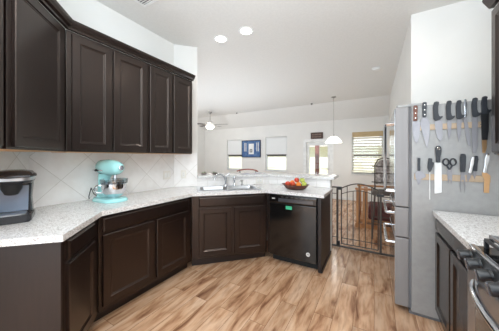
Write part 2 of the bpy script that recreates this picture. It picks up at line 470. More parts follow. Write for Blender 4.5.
obj('door_handle', MB().tube([(-1.28, YF + 0.04, 0.95), (-1.28, YF - 0.02, 0.95), (-1.37, YF - 0.025, 0.95)], 0.01), M['nickel'], do)

def base_strip(name, x0, x1, y0, y1): struct(name, MB().box(x0, x1, y0, y1, 0, 0.09, 0.004), M['trim'])
base_strip('baseboard_back', -1.13, XB, YF - 0.014, YF)
base_strip('baseboard_left', -6.6, -2.13, YF - 0.014, YF)
base_strip('baseboard_right', XB - 0.014, XB, 3.2, YF - 0.015)

# tile backsplashes: slabs whose own X runs along the wall
ZT0, ZT1 = 0.915, 1.40
def splash(name, p, ang, L, z1, m, x0=0.0): return struct(name, MB().box(x0, L, -0.009, 0, 0, z1 - ZT0), m, loc=(p.x, p.y, ZT0), rot=(0, 0, ang))
splash('backsplash_left', W1, PI / 2, (W2 - W1).length, ZT1, M['tile'], 0.004)
splash('backsplash_angled', W1 - 1.0 * D1, math.radians(135), 0.996, ZT1, M['tile'])
splash('backsplash_sink', W2, math.radians(45), 0.328, ZT1, M['tile'], 0.004)
splash('backsplash_bar', P0, math.radians(45), (W3 - P0).length - 0.004, 1.029, M['tile2'])
splash('backsplash_dishwasher', W3, 0, 0.94, 1.029, M['tile2'], 0.004)

# ------------------------------------------------------------------ outside, seen through the windows
struct('ground_outside', MB().box(-16, 8, YF + 0.3, 24, -0.3, -0.2), M['grass'])
hs = thing('neighbour_house', 'pale cream house standing outside beyond the back windows', 'house', (-5, 17, -0.2))
obj('wall', MB().box(-11, 6.0, 0, 6, 0, 2.3), M['housewall'], hs)
obj('roof', MB().loft([[(-11.5, -0.5, 2.3), (6.5, -0.5, 2.3), (6.5, 6.5, 2.3), (-11.5, 6.5, 2.3)], [(-9, 3, 3.6), (4.5, 3, 3.6), (4.5, 3.2, 3.6), (-9, 3.2, 3.6)]]), M['roof'], hs)
for x in (-8.5, -3.2, 1.0): obj('window', MB().box(x, x + 1.1, -0.03, 0.03, 0.7, 1.5), M['trim'], hs)
pp = MB().box(-0.07, 0.07, -0.07, 0.07, 0, 3.0, 0.006)
tag(obj('porch_post', pp, M['post'], loc=(-1.92, 8.6, -0.2)), 'reddish brown porch post outside the glazed back door', 'post')

# ------------------------------------------------------------------ cabinets
ES = M['espresso']
def run_obj(p, ang): return (p.x, p.y, 0), ang
FB = W1 + 0.60 * Vector((1, T22))            # face corner angled / left run
FC = W2 + 0.60 * Vector((1, -T22))           # face corner left / sink run
FE = W3 + 0.60 * Vector((T22, -1))           # face corner sink / dishwasher run
A_D, A_1, A_3 = PI / 2, math.radians(135), math.radians(45)

def base_cab(label, p, ang, L, doors, drawers, zd=(0.14, 0.715), zr=(0.738, 0.853), kick=(0.0, 0.0), kl=None, group='base cabinets', depth=0.585, open_top=False):
    t = thing('base_cabinet', label, 'cabinet', (p.x, p.y, 0), ang, group)
    if open_top:
        b = MB().box(0, L, 0, depth, 0.1, 0.70, 0.002)
        b.box(0, L, 0, 0.02, 0.699, 0.874); b.box(0, 0.018, 0.02, depth, 0.699, 0.874); b.box(L - 0.018, L, 0.02, depth, 0.699, 0.874)
    else: b = MB().box(0, L, 0, depth, 0.1, 0.874, 0.002)
    obj('body', b, ES, t)
    obj('toe_kick', MB().box(kick[0], L - kick[1], 0.075, depth, 0, 0.1), M['espresso_dark'], t)
    for a, b in doors: obj('door', MB().panel(b - a, zd[1] - zd[0], 0.021, X=Tm(a, 0, zd[0])), ES, t)
    for a, b in drawers: obj('drawer', MB().slab(b - a, zr[1] - zr[0], 0.021, X=Tm(a, 0, zr[0])), ES, t)
    return t
LD = FC.y - FB.y
L3 = (FE - FC).length
t1 = base_cab('narrow dark base cabinet set at an angle beside the coffee maker end of the counter', FB - 0.5 * D1, A_1, 0.497, [(0.04, 0.405)], [(0.04, 0.405)])
obj('end_panel', MB().box(-0.016, -0.001, -0.004, 0.59, 0, 0.874, 0.002), M['espresso_panel'], t1)
base_cab('long dark base cabinet under the aqua stand mixer', FB + Vector((0, 0.003)), A_D, LD - 0.006, [(0.024, 0.487), (0.521, 0.95)], [(0.024, 0.95)])
t3 = base_cab('dark two door sink cabinet below the faucet', FC + 0.003 * D3, A_3, L3 - 0.006, [(0.08, 0.478), (0.515, 0.915)], [(0.08, 0.915)], open_top=True)
# filler strip between the sink cabinet and the dishwasher
fs = obj('filler_strip', MB().box(FE.x + 0.004, -1.176, FE.y, FE.y + 0.03, 0.1, 0.874), ES)
tag(fs, 'thin dark filler strip between the sink cabinet and the dishwasher', 'filler strip')
ep = thing('end_panel', 'dark wooden end panel closing the counter beside the dishwasher', 'panel', (-0.53, 2.572, 0))
obj('panel', MB().box(-0.036, 0, 0, 0.605, 0, 0.874, 0.002), M['espresso_panel'], ep)
obj('shoe_moulding', MB().box(0.0, 0.012, 0.0, 0.605, 0, 0.04, 0.004), M['espresso_panel'], ep)

# upper cabinets
ZU0, ZU1 = 1.385, 2.385
UB = W1 + 0.33 * Vector((1, T22))
def upper(label, p, ang, L, doors, group='upper cabinets', zl=ZU0, under=True):
    t = thing('upper_cabinet', label, 'cabinet', (p.x, p.y, zl), ang, group)
    h = ZU1 - zl
    obj('body', MB().box(0, L, 0, 0.319, 0.004, h, 0.002), ES, t)
    obj('underside', MB().box(0.004, L - 0.004, 0.012, 0.315, 0, 0.004), M['rawwood'], t)
    for a, b in doors: obj('door', MB().panel(b - a, h - 0.045, 0.021, X=Tm(a, 0, 0.018)), ES, t)
    return t
upper('two door dark wall cabinet above the aqua stand mixer', UB + Vector((0, 0.004)), A_D, 0.728, [(0.03, 0.345), (0.362, 0.708)])
upper('two door dark wall cabinet at the far end nearest the sink', UB + Vector((0, 0.734)), A_D, 0.672, [(0.018, 0.318), (0.346, 0.655)])
upper('single door dark wall cabinet angled above the coffee maker', UB - 0.585 * D1, A_1, 0.583, [(0.035, 0.52)])
upper('dark wall cabinet with only one edge in frame, beyond the angled cabinet', UB - 1.03 * D1, A_1, 0.42, [(0.02, 0.40)])
# crown moulding swept along both faces
def crown(path, ups):
    prof = [(0.0, 2.386), (-0.024, 2.386), (-0.026, 2.40), (-0.045, 2.412), (-0.058, 2.436), (-0.062, 2.455), (0.0, 2.455)]   # (offset from face, z)
    return MB().loft([[(p.x + n.x * o, p.y + n.y * o, z) for o, z in prof] for p, n in zip(path, ups)])
pth = [UB - 1.03 * D1, UB, Vector((UB.x, UB.y + 1.408))]
nrm = [N1, Vector((-1, -T22)), Vector((-1, 0))]
tag(obj('crown_moulding', crown(pth, nrm), ES), 'dark crown moulding running along the top of the wall cabinets', 'moulding')

# countertops
def off(p, q): return p + q
CB = W1 + 0.63 * Vector((1, T22)); CC = W2 + 0.63 * Vector((1, -T22)); CE = W3 + 0.63 * Vector((T22, -1))
CA = CB - 0.535 * D1
def s3(t, n): return CC + t * D3 + n * N3     # sink-run coordinates from the counter edge
SK = [s3(0.075, 0.07), s3(0.865, 0.07), s3(0.865, 0.50), s3(0.075, 0.50)]
g = 0.002
outer = [v2(CA), v2(CB), v2(CC), v2(CE), (-0.495, CE.y), (-0.495, 3.178), (W3.x + g, 3.178), (XL + g, W2.y - g), (XL + g, W1.y + g), v2(CA + 0.626 * N1)]
ct = MB().poly(outer, 0.876, 0.914, holes=[[v2(p) for p in SK]], bev=0)
tag(obj('countertop', ct, M['granite']), 'speckled pale granite counter running under the mixer, sink and fruit bowl', 'countertop')
# bar top
bar_k = [P0 + 0.05 * -N3 + 0.004 * D3, W3 + Vector((0.05 * T22, -0.05)), Vector((-0.475, 3.13)), Vector((-0.475, 3.58)), W3 + Vector((-0.40 * T22, 0.40)), P0 + 0.40 * N3 + 0.004 * D3]
bt = MB().poly([v2(p) for p in bar_k], 1.031, 1.07, bev=0.004)
tag(obj('bar_ledge', bt, M['granite']), 'raised pale granite bar ledge behind the sink', 'ledge')

# ------------------------------------------------------------------ sink and faucet
sk = thing('sink', 'double bowl stainless sink set in the granite counter', 'sink', (CC.x, CC.y, 0.914), A_3)
def rr(x0, x1, y0, y1, r, z, n=5):
    pts = []
    for cx, cy, a0 in ((x1 - r, y1 - r, 0), (x0 + r, y1 - r, 90), (x0 + r, y0 + r, 180), (x1 - r, y0 + r, 270)):
        for i in range(n + 1):
            a = math.radians(a0 + 90 * i / n); pts.append((cx + r * math.cos(a), cy + r * math.sin(a), z))
    return pts
rim = MB().poly([p[:2] for p in rr(0.055, 0.885, 0.05, 0.555, 0.03, 0)], 0.0005, 0.012,
                holes=[[p[:2] for p in rr(0.095, 0.455, 0.085, 0.44, 0.05, 0)], [p[:2] for p in rr(0.485, 0.845, 0.085, 0.44, 0.05, 0)]])
obj('rim', rim, M['chrome'], sk)
for x0, x1 in ((0.095, 0.455), (0.485, 0.845)):
    b = MB().loft([rr(x0, x1, 0.085, 0.44, 0.05, 0.01), rr(x0 + 0.01, x1 - 0.01, 0.095, 0.43, 0.05, -0.03)], cap=False)
    b.loft([rr(x0 + 0.01, x1 - 0.01, 0.095, 0.43, 0.05, -0.03), rr(x0 + 0.02, x1 - 0.02, 0.105, 0.42, 0.05, -0.15), rr(x0 + 0.05, x1 - 0.05, 0.13, 0.39, 0.05, -0.17)], cap=False)
    b.poly([p[:2] for p in rr(x0 + 0.05, x1 - 0.05, 0.13, 0.39, 0.05, 0)], -0.171, -0.169)
    obj('basin', b, M['steel'], sk, smooth=True)

FZ = 0.926
def on_sink(t, n): q = s3(t, n); return (q.x, q.y, FZ)
fa = thing('faucet', 'chrome arched kitchen faucet with a single lever behind the sink', 'faucet', on_sink(0.47, 0.50), A_3)
obj('body', MB().lathe([(0.033, 0), (0.033, 0.01), (0.022, 0.02), (0.02, 0.10), (0.024, 0.115), (0.0, 0.125)], 20), M['chrome'], fa, smooth=True)
sp = [(0, 0, 0.07), (-0.02, -0.015, 0.125), (-0.06, -0.04, 0.165), (-0.11, -0.075, 0.175), (-0.155, -0.11, 0.155), (-0.175, -0.125, 0.12), (-0.178, -0.128, 0.10)]
obj('spout', MB().tube(sp, [0.016, 0.014, 0.013, 0.013, 0.014, 0.015, 0.015], 12), M['chrome'], fa, smooth=True)
obj('lever', MB().tube([(0, 0, 0.12), (0.03, 0.005, 0.15), (0.055, 0.008, 0.185)], [0.012, 0.009, 0.007], 10), M['chrome'], fa, smooth=True)
sy = thing('side_sprayer', 'chrome pull-out side sprayer right beside the faucet', 'sprayer', on_sink(0.60, 0.50), A_3)
obj('holder', MB().lathe([(0.024, 0), (0.024, 0.008), (0.016, 0.02), (0.016, 0.035)], 16), M['chrome'], sy, smooth=True)
obj('spray_head', MB().lathe([(0.012, 0.035), (0.014, 0.06), (0.018, 0.1), (0.017, 0.13), (0.0, 0.135)], 16), M['chrome'], sy, smooth=True)
sd = thing('soap_dispenser', 'short steel soap dispenser at the end of the sink deck', 'soap dispenser', on_sink(0.72, 0.50), A_3)
obj('base', MB().lathe([(0.02, 0), (0.02, 0.01), (0.012, 0.02), (0.012, 0.05), (0.017, 0.055), (0.017, 0.075), (0, 0.08)], 16), M['nickel'], sd, smooth=True)
obj('nozzle', MB().tube([(0, 0, 0.068), (-0.03, -0.03, 0.07), (-0.045, -0.045, 0.06)], 0.006, 8), M['nickel'], sd, smooth=True)

# ------------------------------------------------------------------ dishwasher
dw = thing('dishwasher', 'glossy black dishwasher with a green energy sticker on its door', 'dishwasher', (-1.172, 2.58, 0))
obj('tub', MB().box(0.003, 0.597, 0.0, 0.56, 0.1, 0.872), M['blackplastic'], dw)
obj('kick_plate', MB().box(0.01, 0.59, 0.055, 0.08, 0.004, 0.115), M['rubber'], dw)
obj('door', MB().box(0.006, 0.594, -0.045, -0.001, 0.105, 0.765, 0.008, 3), M['black'], dw)
cp = obj('control_panel', MB().loft([[(0.006, y, z) for y, z in ((-0.001, 0.77), (-0.042, 0.77), (-0.05, 0.785), (-0.052, 0.85), (-0.044, 0.868), (-0.001, 0.868))],
                                [(0.594, y, z) for y, z in ((-0.001, 0.77), (-0.042, 0.77), (-0.05, 0.785), (-0.052, 0.85), (-0.044, 0.868), (-0.001, 0.868))]]), M['black'], dw)
obj('handle_recess', MB().box(0.13, 0.56, -0.056, -0.045, 0.787, 0.832, 0.004), M['panelgrey'], cp)
obj('indicator', MB().box(0.045, 0.085, -0.0535, -0.051, 0.815, 0.83), M['badge'], cp)
for k in range(6): obj('button', MB().box(0.17 + 0.06 * k, 0.20 + 0.06 * k, -0.0575, -0.0555, 0.846, 0.852), M['blade'], cp)
obj('sticker', MB().box(0.225, 0.305, -0.0462, -0.0448, 0.700, 0.742, 0.0004), M['sticker'], dw)
bd = obj('round_badge', MB().cyl(0.024, 0, 0.0018, 24, X=Tm(0.50, -0.045, 0.20) @ Rm(PI / 2, 'X')), M['badge'], dw)
obj('badge_mark', MB().box(0.488, 0.512, -0.0475, -0.0465, 0.197, 0.203), M['darkink'], bd)

# ------------------------------------------------------------------ coffee maker (seen from its side, spout towards the mixer)
km = thing('coffee_maker', 'dark single cup coffee maker with a silver band on the counter end', 'coffee maker', (-2.13, 0.47, 0.915), math.radians(-20))
km.scale = (0.86, 0.92, 1.0)
# local x = forward (towards the end of the counter), z up
def side_prof(pts, y0, y1, bev=0.006): return MB().poly(pts, y0, y1, plane='xz', bev=bev)
obj('base', MB().poly([p[:2] for p in rr(-0.14, 0.15, -0.108, 0.108, 0.035, 0)], 0, 0.05, bev=0.008), M['keurig'], km)
obj('drip_tray', MB().poly([p[:2] for p in rr(0.0, 0.142, -0.075, 0.075, 0.03, 0)], 0.05, 0.057, bev=0.002), M['steel'], km)
obj('body', MB().loft([rr(-0.14, 0.0, -0.1, 0.1, 0.03, 0.05), rr(-0.14, 0.005, -0.092, 0.092, 0.03, 0.14), rr(-0.14, 0.02, -0.1, 0.1, 0.03, 0.26)]), M['keurig'], km, smooth=True)
obj('cup_panel', MB().loft([[(0.004, -0.078, 0.06), (0.004, 0.078, 0.06), (0.008, 0.078, 0.06), (0.008, -0.078, 0.06)], [(0.020, -0.084, 0.235), (0.020, 0.084, 0.235), (0.026, 0.084, 0.235), (0.026, -0.084, 0.235)]]), M['reservoir'], km)
obj('spout', MB().lathe([(0.02, 0.178), (0.034, 0.183), (0.052, 0.22), (0.056, 0.262)], 24, X=Tm(0.075, 0, 0)), M['rubber'], km, smooth=True)
obj('brew_head', MB().loft([rr(-0.14, 0.135, -0.102, 0.102, 0.055, 0.255), rr(-0.145, 0.15, -0.11, 0.11, 0.06, 0.268), rr(-0.145, 0.15, -0.11, 0.11, 0.06, 0.274)]), M['keurig'], km, smooth=True)
obj('trim_band', MB().loft([rr(-0.146, 0.153, -0.112, 0.112, 0.06, 0.274), rr(-0.146, 0.153, -0.112, 0.112, 0.06, 0.295)]), M['steel'], km, smooth=True)
lid = MB().loft([rr(-0.146, 0.155, -0.113, 0.113, 0.06, 0.295), rr(-0.146, 0.158, -0.114, 0.114, 0.06, 0.31), rr(-0.13, 0.135, -0.095, 0.095, 0.06, 0.333), rr(-0.08, 0.08, -0.05, 0.05, 0.045, 0.342)])
obj('lid', lid, M['keurig'], km, smooth=True)
obj('handle', MB().tube([(0.02, -0.116, 0.312), (0.1, -0.124, 0.308), (0.16, -0.10, 0.304), (0.185, 0, 0.302), (0.16, 0.10, 0.304), (0.1, 0.124, 0.308), (0.02, 0.116, 0.312)], 0.009, 8), M['keurig'], km, smooth=True)

# ------------------------------------------------------------------ stand mixer
mx = thing('stand_mixer', 'aqua enamel stand mixer with a clear bowl shield on the counter', 'stand mixer', (-2.275, 1.165, 0.915), math.radians(3))
# local x = towards the bowl end
bs = MB().loft([rr(-0.17, 0.185, -0.115, 0.115, 0.11, 0, 8), rr(-0.172, 0.187, -0.117, 0.117, 0.112, 0.012, 8), rr(-0.16, 0.175, -0.105, 0.105, 0.1, 0.03, 8), rr(-0.13, 0.15, -0.08, 0.08, 0.075, 0.036, 8)])
obj('base', bs, M['aqua'], mx, smooth=True)
def el(cx, rx, ry, z, n=24): return [(cx + rx * math.cos(2 * PI * i / n), ry * math.sin(2 * PI * i / n), z) for i in range(n)]
col = MB().loft([el(-0.09, 0.065, 0.075, 0.03), el(-0.092, 0.055, 0.062, 0.07), el(-0.095, 0.05, 0.055, 0.15), el(-0.09, 0.055, 0.055, 0.22), el(-0.07, 0.075, 0.06, 0.262)])
obj('column', col, M['aqua'], mx, smooth=True)
def ely(x, ry, rz, cz, n=24): return [(x, ry * math.cos(2 * PI * i / n), cz + rz * math.sin(2 * PI * i / n)) for i in range(n)]
hm = MB().loft([ely(-0.172, 0.02, 0.02, 0.33), ely(-0.165, 0.045, 0.05, 0.33), ely(-0.13, 0.066, 0.072, 0.328), ely(-0.03, 0.073, 0.08, 0.326), ely(0.07, 0.07, 0.074, 0.325), ely(0.13, 0.06, 0.062, 0.323), ely(0.16, 0.045, 0.046, 0.322), ely(0.172, 0.03, 0.03, 0.322)])
mh = obj('motor_head', hm, M['aqua'], mx, smooth=True)
obj('trim_band', MB().box(-0.165, 0.0, -0.074, 0.074, 0.293, 0.305, 0.003), M['chrome'], mh)
obj('attachment_hub', MB().cyl(0.024, 0.165, 0.19, 20, X=Tm(0, 0, 0.325) @ Rm(PI / 2, 'Y'), bev=0.004), M['chrome'], mh, smooth=True)
obj('speed_knob', MB().cyl(0.012, 0.07, 0.09, 14, X=Tm(-0.09, 0, 0.30) @ Rm(PI / 2, 'X'), bev=0.003), M['blackplastic'], mh, smooth=True)
obj('beater_shaft', MB().cyl(0.016, 0.16, 0.255, 16, X=Tm(0.09, 0, 0)), M['chrome'], mx, smooth=True)
bwl = MB().lathe([(0.05, 0.038), (0.052, 0.046), (0.075, 0.058), (0.098, 0.09), (0.105, 0.13), (0.107, 0.172), (0.111, 0.175), (0.111, 0.178), (0.104, 0.176), (0.102, 0.13), (0.094, 0.09), (0.06, 0.062), (0, 0.056)], 32, X=Tm(0.07, 0, 0))
bo = obj('mixing_bowl', bwl, M['chrome'], mx, smooth=True)
obj('bowl_handle', MB().tube([(-0.02, -0.06, 0.155), (-0.045, -0.1, 0.15), (-0.055, -0.115, 0.12), (-0.045, -0.1, 0.085), (-0.015, -0.065, 0.08)], 0.008, 8), M['chrome'], bo, smooth=True)
sh = MB().lathe([(0.113, 0.17), (0.118, 0.205), (0.12, 0.215), (0.118, 0.215), (0.116, 0.205), (0.111, 0.17)], 28, X=Tm(0.07, 0, 0), cap=False)
obj('bowl_shield', sh, M['bowlglass'], mx, smooth=True)
cord = [(-0.16, -0.03, 0.03), (-0.19, -0.05, 0.06), (-0.2, -0.06, 0.10), (-0.185, -0.075, 0.12), (-0.17, -0.09, 0.09), (-0.175, -0.1, 0.04), (-0.19, -0.09, 0.012)]
obj('power_cord', MB().tube(cord, 0.004, 8), M['rubber'], mx, smooth=True)

# ------------------------------------------------------------------ fruit bowl
fb = Vector((-0.91, 2.80))
bw = MB().loft([[(rx * math.cos(2 * PI * i / 28), ry * math.sin(2 * PI * i / 28), z + up * abs(math.cos(2 * PI * i / 28)) ** 3) for i in range(28)] for rx, ry, z, up in
                ((0.10, 0.06, 0, 0), (0.13, 0.085, 0.012, 0), (0.165, 0.115, 0.045, 0.004), (0.185, 0.13, 0.062, 0.008), (0.18, 0.124, 0.062, 0.008), (0.155, 0.105, 0.045, 0.003), (0.11, 0.07, 0.018, 0), (0.03, 0.02, 0.014, 0))])
b_ = obj('fruit_bowl', bw, M['woodbowl'], loc=(fb.x, fb.y, 0.915), smooth=True)
tag(b_, 'dark oval wooden bowl heaped with fruit on the counter above the dishwasher', 'bowl')
def apple(name, label, m, dx, dy, z, r, rot=0.0, cat='apple', group='fruit in the bowl', pr=None):
    t = thing(name, label, cat, (fb.x + dx, fb.y + dy, 0.915 + z), 0, group, rot=(rot, rot * 0.6, rot * 2))
    pr = pr or [(0, 0.10), (0.25, 0.02), (0.6, 0.12), (0.93, 0.6), (1.0, 1.05), (0.88, 1.5), (0.55, 1.8), (0.25, 1.82), (0, 1.68)]
    obj('flesh', MB().lathe([(a * r, b * r) for a, b in pr], 20), m, t, smooth=True)
    obj('stem', MB().tube([(0, 0, 1.66 * r), (0.05 * r, 0, 2.0 * r)], 0.003, 6), M['stem'], t)
    return t
OR = [(0, 0), (0.4, 0.08), (0.8, 0.42), (1, 1), (0.8, 1.58), (0.4, 1.9), (0, 1.96)]
OR = [(0, 0), (0.4, 0.08), (0.8, 0.42), (1, 1), (0.8, 1.58), (0.4, 1.9), (0, 1.96)]
LM = [(0, 0), (0.25, 0.12), (0.62, 0.5), (0.82, 1.15), (0.66, 1.8), (0.25, 2.2), (0, 2.35)]
apple('apple', 'red apple at the left end of the fruit bowl', M['red'], -0.092, -0.042, 0.042, 0.034, 0.1)
apple('apple', 'red apple in the front middle of the fruit bowl', M['red'], -0.018, -0.048, 0.04, 0.034, -0.1)
apple('orange', 'orange in the front of the bowl beside the green apple', M['orange'], 0.054, -0.046, 0.04, 0.033, 0.2, 'orange', pr=OR)
apple('apple', 'green apple at the right end of the fruit bowl', M['green'], 0.124, -0.024, 0.046, 0.033, 0.1)
apple('orange', 'orange at the back left of the bowl behind the red apples', M['orange'], -0.055, 0.034, 0.05, 0.033, 0.1, 'orange', pr=OR)
apple('apple', 'yellow green apple lying highest at the right of the bowl', M['green'], 0.088, 0.02, 0.088, 0.034, -0.1)
apple('apple', 'dark red apple topping the middle of the fruit heap', M['red'], 0.018, -0.008, 0.094, 0.033, 0.15)
apple('lemon', 'pale yellow lemon at the back middle of the fruit bowl', M['yellow'], 0.02, 0.055, 0.042, 0.028, 0.1, 'lemon', pr=LM)

# ------------------------------------------------------------------ wall plates
def plate(name, label, p, ang, z, wd, gangs, kind):
    t = thing(name, label, kind, (p[0], p[1], z), ang, 'wall plates')
    obj('cover', MB().box(-wd / 2, wd / 2, -0.006, 0, -0.058, 0.058, 0.003), M['ivory'], t)
    for k in range(gangs):
        x = (k - (gangs - 1) / 2) * 0.046
        if kind == 'switch': obj('rocker', MB().box(x - 0.016, x + 0.016, -0.010, -0.006, -0.032, 0.032, 0.002), M['white_plastic'], t)
        else:
            s_ = obj('socket', MB().box(x - 0.017, x + 0.017, -0.0085, -0.006, -0.034, 0.034, 0.002), M['white_plastic'], t)
            for zz in (-0.018, 0.018):
                for xx in (-0.006, 0.006): obj('slot', MB().box(x + xx - 0.001, x + xx + 0.001, -0.0088, -0.0083, zz - 0.005, zz + 0.005), M['darkink'], s_)
    return t
plate('switch_plate', 'wide ivory switch plate on the tiled wall near the last wall cabinet', (XL + 0.0095, 2.02), PI / 2, 1.095, 0.118, 2, 'switch')
q = W2 + 0.135 * D3 - 0.0095 * N3
plate('outlet', 'ivory outlet on the narrow tiled strip between cabinets and sink ledge', (q.x, q.y), A_3, 1.095, 0.072, 1, 'outlet')
q = W3 - 0.17 * D3 - 0.0095 * N3
plate('outlet', 'ivory outlet low on the bar wall behind the sink', (q.x, q.y), A_3, 0.985, 0.118, 2, 'outlet')

# small plants on the bar ledge
def plant(label, p):
    t = thing('potted_plant', label, 'plant', (p.x, p.y, 1.071), 0, 'plants on the bar ledge')
    obj('dish', MB().lathe([(0.03, 0), (0.045, 0.01), (0.05, 0.024), (0.046, 0.024), (0.03, 0.012), (0, 0.01)], 20), M['patterned'], t, smooth=True)
    lf = MB()
    for k in range(14):
        a = k * 2.4; L_ = 0.035 + 0.02 * random.random(); e = 0.3 + 0.5 * random.random()
        X = Tm(0, 0, 0.016) @ Rm(a, 'Z') @ Rm(-e, 'Y')
        lf.loft([[(0, -0.003, 0), (0, 0.003, 0), (0, 0.003, 0.002), (0, -0.003, 0.002)], [(L_ * 0.5, -0.009, 0), (L_ * 0.5, 0.009, 0), (L_ * 0.5, 0.007, 0.004), (L_ * 0.5, -0.007, 0.004)], [(L_, -0.001, 0), (L_, 0.001, 0), (L_, 0.001, 0.001), (L_, -0.001, 0.001)]], X=X)
    obj('leaves', lf, M['leaf'], t)
plant('small grey green plant at the very end of the bar ledge by the wall', P0 + 0.10 * D3 + 0.17 * N3)
plant('small grey green plant in from the wall end of the bar ledge', P0 + 0.27 * D3 + 0.17 * N3)

# ------------------------------------------------------------------ refrigerator
XF, YN, YR = 0.158, 2.28, 3.035
rf = thing('refrigerator', 'stainless french door refrigerator with knives hung on its grey side', 'refrigerator', (0.60, (YN + YR) / 2, 0))
def W(t): return Tm(-t.location.x, -t.location.y, -t.location.z)
def fobj(name, mb, m, parent=rf, **k):
    bmesh.ops.transform(mb.bm, matrix=W(rf), verts=mb.bm.verts[:])
    return obj(name, mb, m, parent, **k)
fobj('body', MB().box(0.275, 0.97, YN - 0.0, YR, 0.03, 1.775, 0.006), M['fridge_side'])
fobj('gasket', MB().box(0.258, 0.276, YN + 0.012, YR - 0.012, 0.05, 1.77), M['gasket'])
ym = (YN + YR) / 2
HB = MB
for y0, y1, zz, hy in ((YN, ym - 0.003, None, ym - 0.05), (ym + 0.003, YR, None, ym + 0.05)):
    d = fobj('door', MB().box(XF, 0.258, y0, y1, 0.915, 1.775, 0.008, 3), M['fridge_door'])
    fobj('front_panel', MB().box(XF - 0.0015, XF + 0.001, y0 + 0.009, y1 - 0.009, 0.925, 1.765), M['frontsteel'], d)
    fobj('handle', MB().tube([(XF, hy, 1.68), (XF - 0.06, hy, 1.68), (XF - 0.06, hy, 1.64), (XF - 0.06, hy, 1.05), (XF - 0.06, hy, 1.0), (XF, hy, 1.0)], 0.013, 10), M['chrome'], d)
for z0, z1 in ((0.652, 0.907), (0.055, 0.643)):
    d = fobj('freezer_drawer', MB().box(XF, 0.258, YN, YR, z0, z1, 0.008, 3), M['fridge_door'])
    fobj('front_panel', MB().box(XF - 0.0015, XF + 0.001, YN + 0.009, YR - 0.009, z0 + 0.01, z1 - 0.01), M['frontsteel'], d)
    hz = z1 - 0.07
    fobj('handle', MB().tube([(XF, YN + 0.08, hz), (XF - 0.06, YN + 0.08, hz), (XF - 0.06, YN + 0.11, hz), (XF - 0.06, YR - 0.11, hz), (XF - 0.06, YR - 0.08, hz), (XF, YR - 0.08, hz)], 0.013, 10), M['chrome'], d)
fobj('hinge_cover', MB().box(XF + 0.015, 0.36, YN + 0.01, YN + 0.09, 1.776, 1.80, 0.006), M['fridge_side'])
fobj('hinge_cover', MB().box(XF + 0.015, 0.36, YR - 0.09, YR - 0.01, 1.776, 1.80, 0.006), M['fridge_side'])
fobj('base_grille', MB().box(0.26, 0.95, YN + 0.02, YR - 0.02, 0.0, 0.032), M['gasket'])

# ------------------------------------------------------------------ knives and rails on the refrigerator side
YS = YN                                       # the grey side faces -Y
def rail(label, x0, x1, z0, z1):
    t = thing('knife_rail', label, 'knife rail', ((x0 + x1) / 2, YS - 0.0005, (z0 + z1) / 2), 0, 'magnetic knife rails')
    wd, hh = (x1 - x0) / 2, (z1 - z0) / 2
    obj('bar', MB().box(-wd, wd, -0.012, 0, -hh, hh, 0.002), M['striprail'], t)
    for x in (-wd + 0.02, wd - 0.02): obj('screw', MB().cyl(0.006, 0, 0.0015, 12, X=Tm(x, -0.012, 0) @ Rm(PI / 2, 'X')), M['rivet'], t)
rail('magnetic knife rail higher on the refrigerator side, holding eight long knives', 0.285, 0.715, 1.566, 1.612)
rail('magnetic rail lower on the refrigerator side, holding scissors and small tools', 0.293, 0.745, 1.155, 1.205)
YK = YS - 0.0128                              # back face of a blade on the rail
def hang(name, label, cat, x, z, tilt=0.0, group='knives on the refrigerator side'):
    return thing(name, label, cat, (x, YK, z), 0, group, rot=(0, tilt, 0))
def blade(t, pts, m=None, name='blade', th_=0.0022):
    return obj(name, MB().poly(pts, -th_, 0, plane='xz'), m or M['bladesteel'], t)
def grip(t, pts, m, y0=-0.017, y1=-0.0008, name='handle'):
    return obj(name, MB().poly(pts, y0, y1, plane='xz', bev=0.0035), m, t)
def rivets(h, ps, y=-0.017):
    for x, z in ps: obj('rivet', MB().cyl(0.0045, 0, 0.0012, 12, X=Tm(x, y, z) @ Rm(PI / 2, 'X')), M['rivet'], h)
# z measured from the bolster (0), handle up, blade down
t = hang('knife', 'broad chef knife with a three rivet brown wooden handle', 'knife', 0.298, 1.645)
h = grip(t, [(-0.014, 0), (0.014, 0), (0.013, 0.05), (0.015, 0.09), (0.016, 0.128), (-0.012, 0.133), (-0.014, 0.09), (-0.012, 0.05)], M['rosewood']); rivets(h, [(0, 0.025), (0, 0.065), (0, 0.105)])
blade(t, [(-0.018, 0.004), (0.014, 0.004), (0.032, -0.012), (0.033, -0.06), (0.03, -0.12), (0.018, -0.172), (0.01, -0.19), (-0.006, -0.16), (-0.018, -0.09)])
t = hang('knife', 'long pointed chef knife with a riveted black handle beside the brown handled one', 'knife', 0.358, 1.672)
h = grip(t, [(-0.013, 0), (0.013, 0), (0.012, 0.05), (0.015, 0.09), (0.014, 0.124), (-0.013, 0.124), (-0.014, 0.09), (-0.012, 0.05)], M['handleblack']); rivets(h, [(0, 0.02), (0, 0.06), (0, 0.1)])
blade(t, [(-0.014, 0.004), (0.013, 0.004), (0.03, -0.03), (0.036, -0.06), (0.036, -0.11), (0.03, -0.19), (0.018, -0.254), (0.0, -0.19), (-0.02, -0.09), (-0.028, -0.05)])
def ergo(t, s=1.0, L=0.145):
    return grip(t, [(-0.018 * s, -0.002), (-0.005 * s, -0.012), (0.018 * s, -0.004), (0.034 * s, 0.014), (0.034 * s, 0.024), (0.014 * s, 0.02), (0.008 * s, 0.05), (0.008 * s, 0.1), (0.014 * s, L - 0.012), (0.004 * s, L), (-0.016 * s, L - 0.004), (-0.022 * s, L - 0.05), (-0.02 * s, 0.05)], M['handleblack'])
t = hang('knife', 'wide curved blade knife with a bulky black handle, third along the upper rail', 'knife', 0.436, 1.648); ergo(t, 1.1)
blade(t, [(-0.014, 0), (0.022, 0), (0.036, -0.02), (0.038, -0.10), (0.036, -0.16), (0.022, -0.176), (0.004, -0.15), (-0.008, -0.08)])
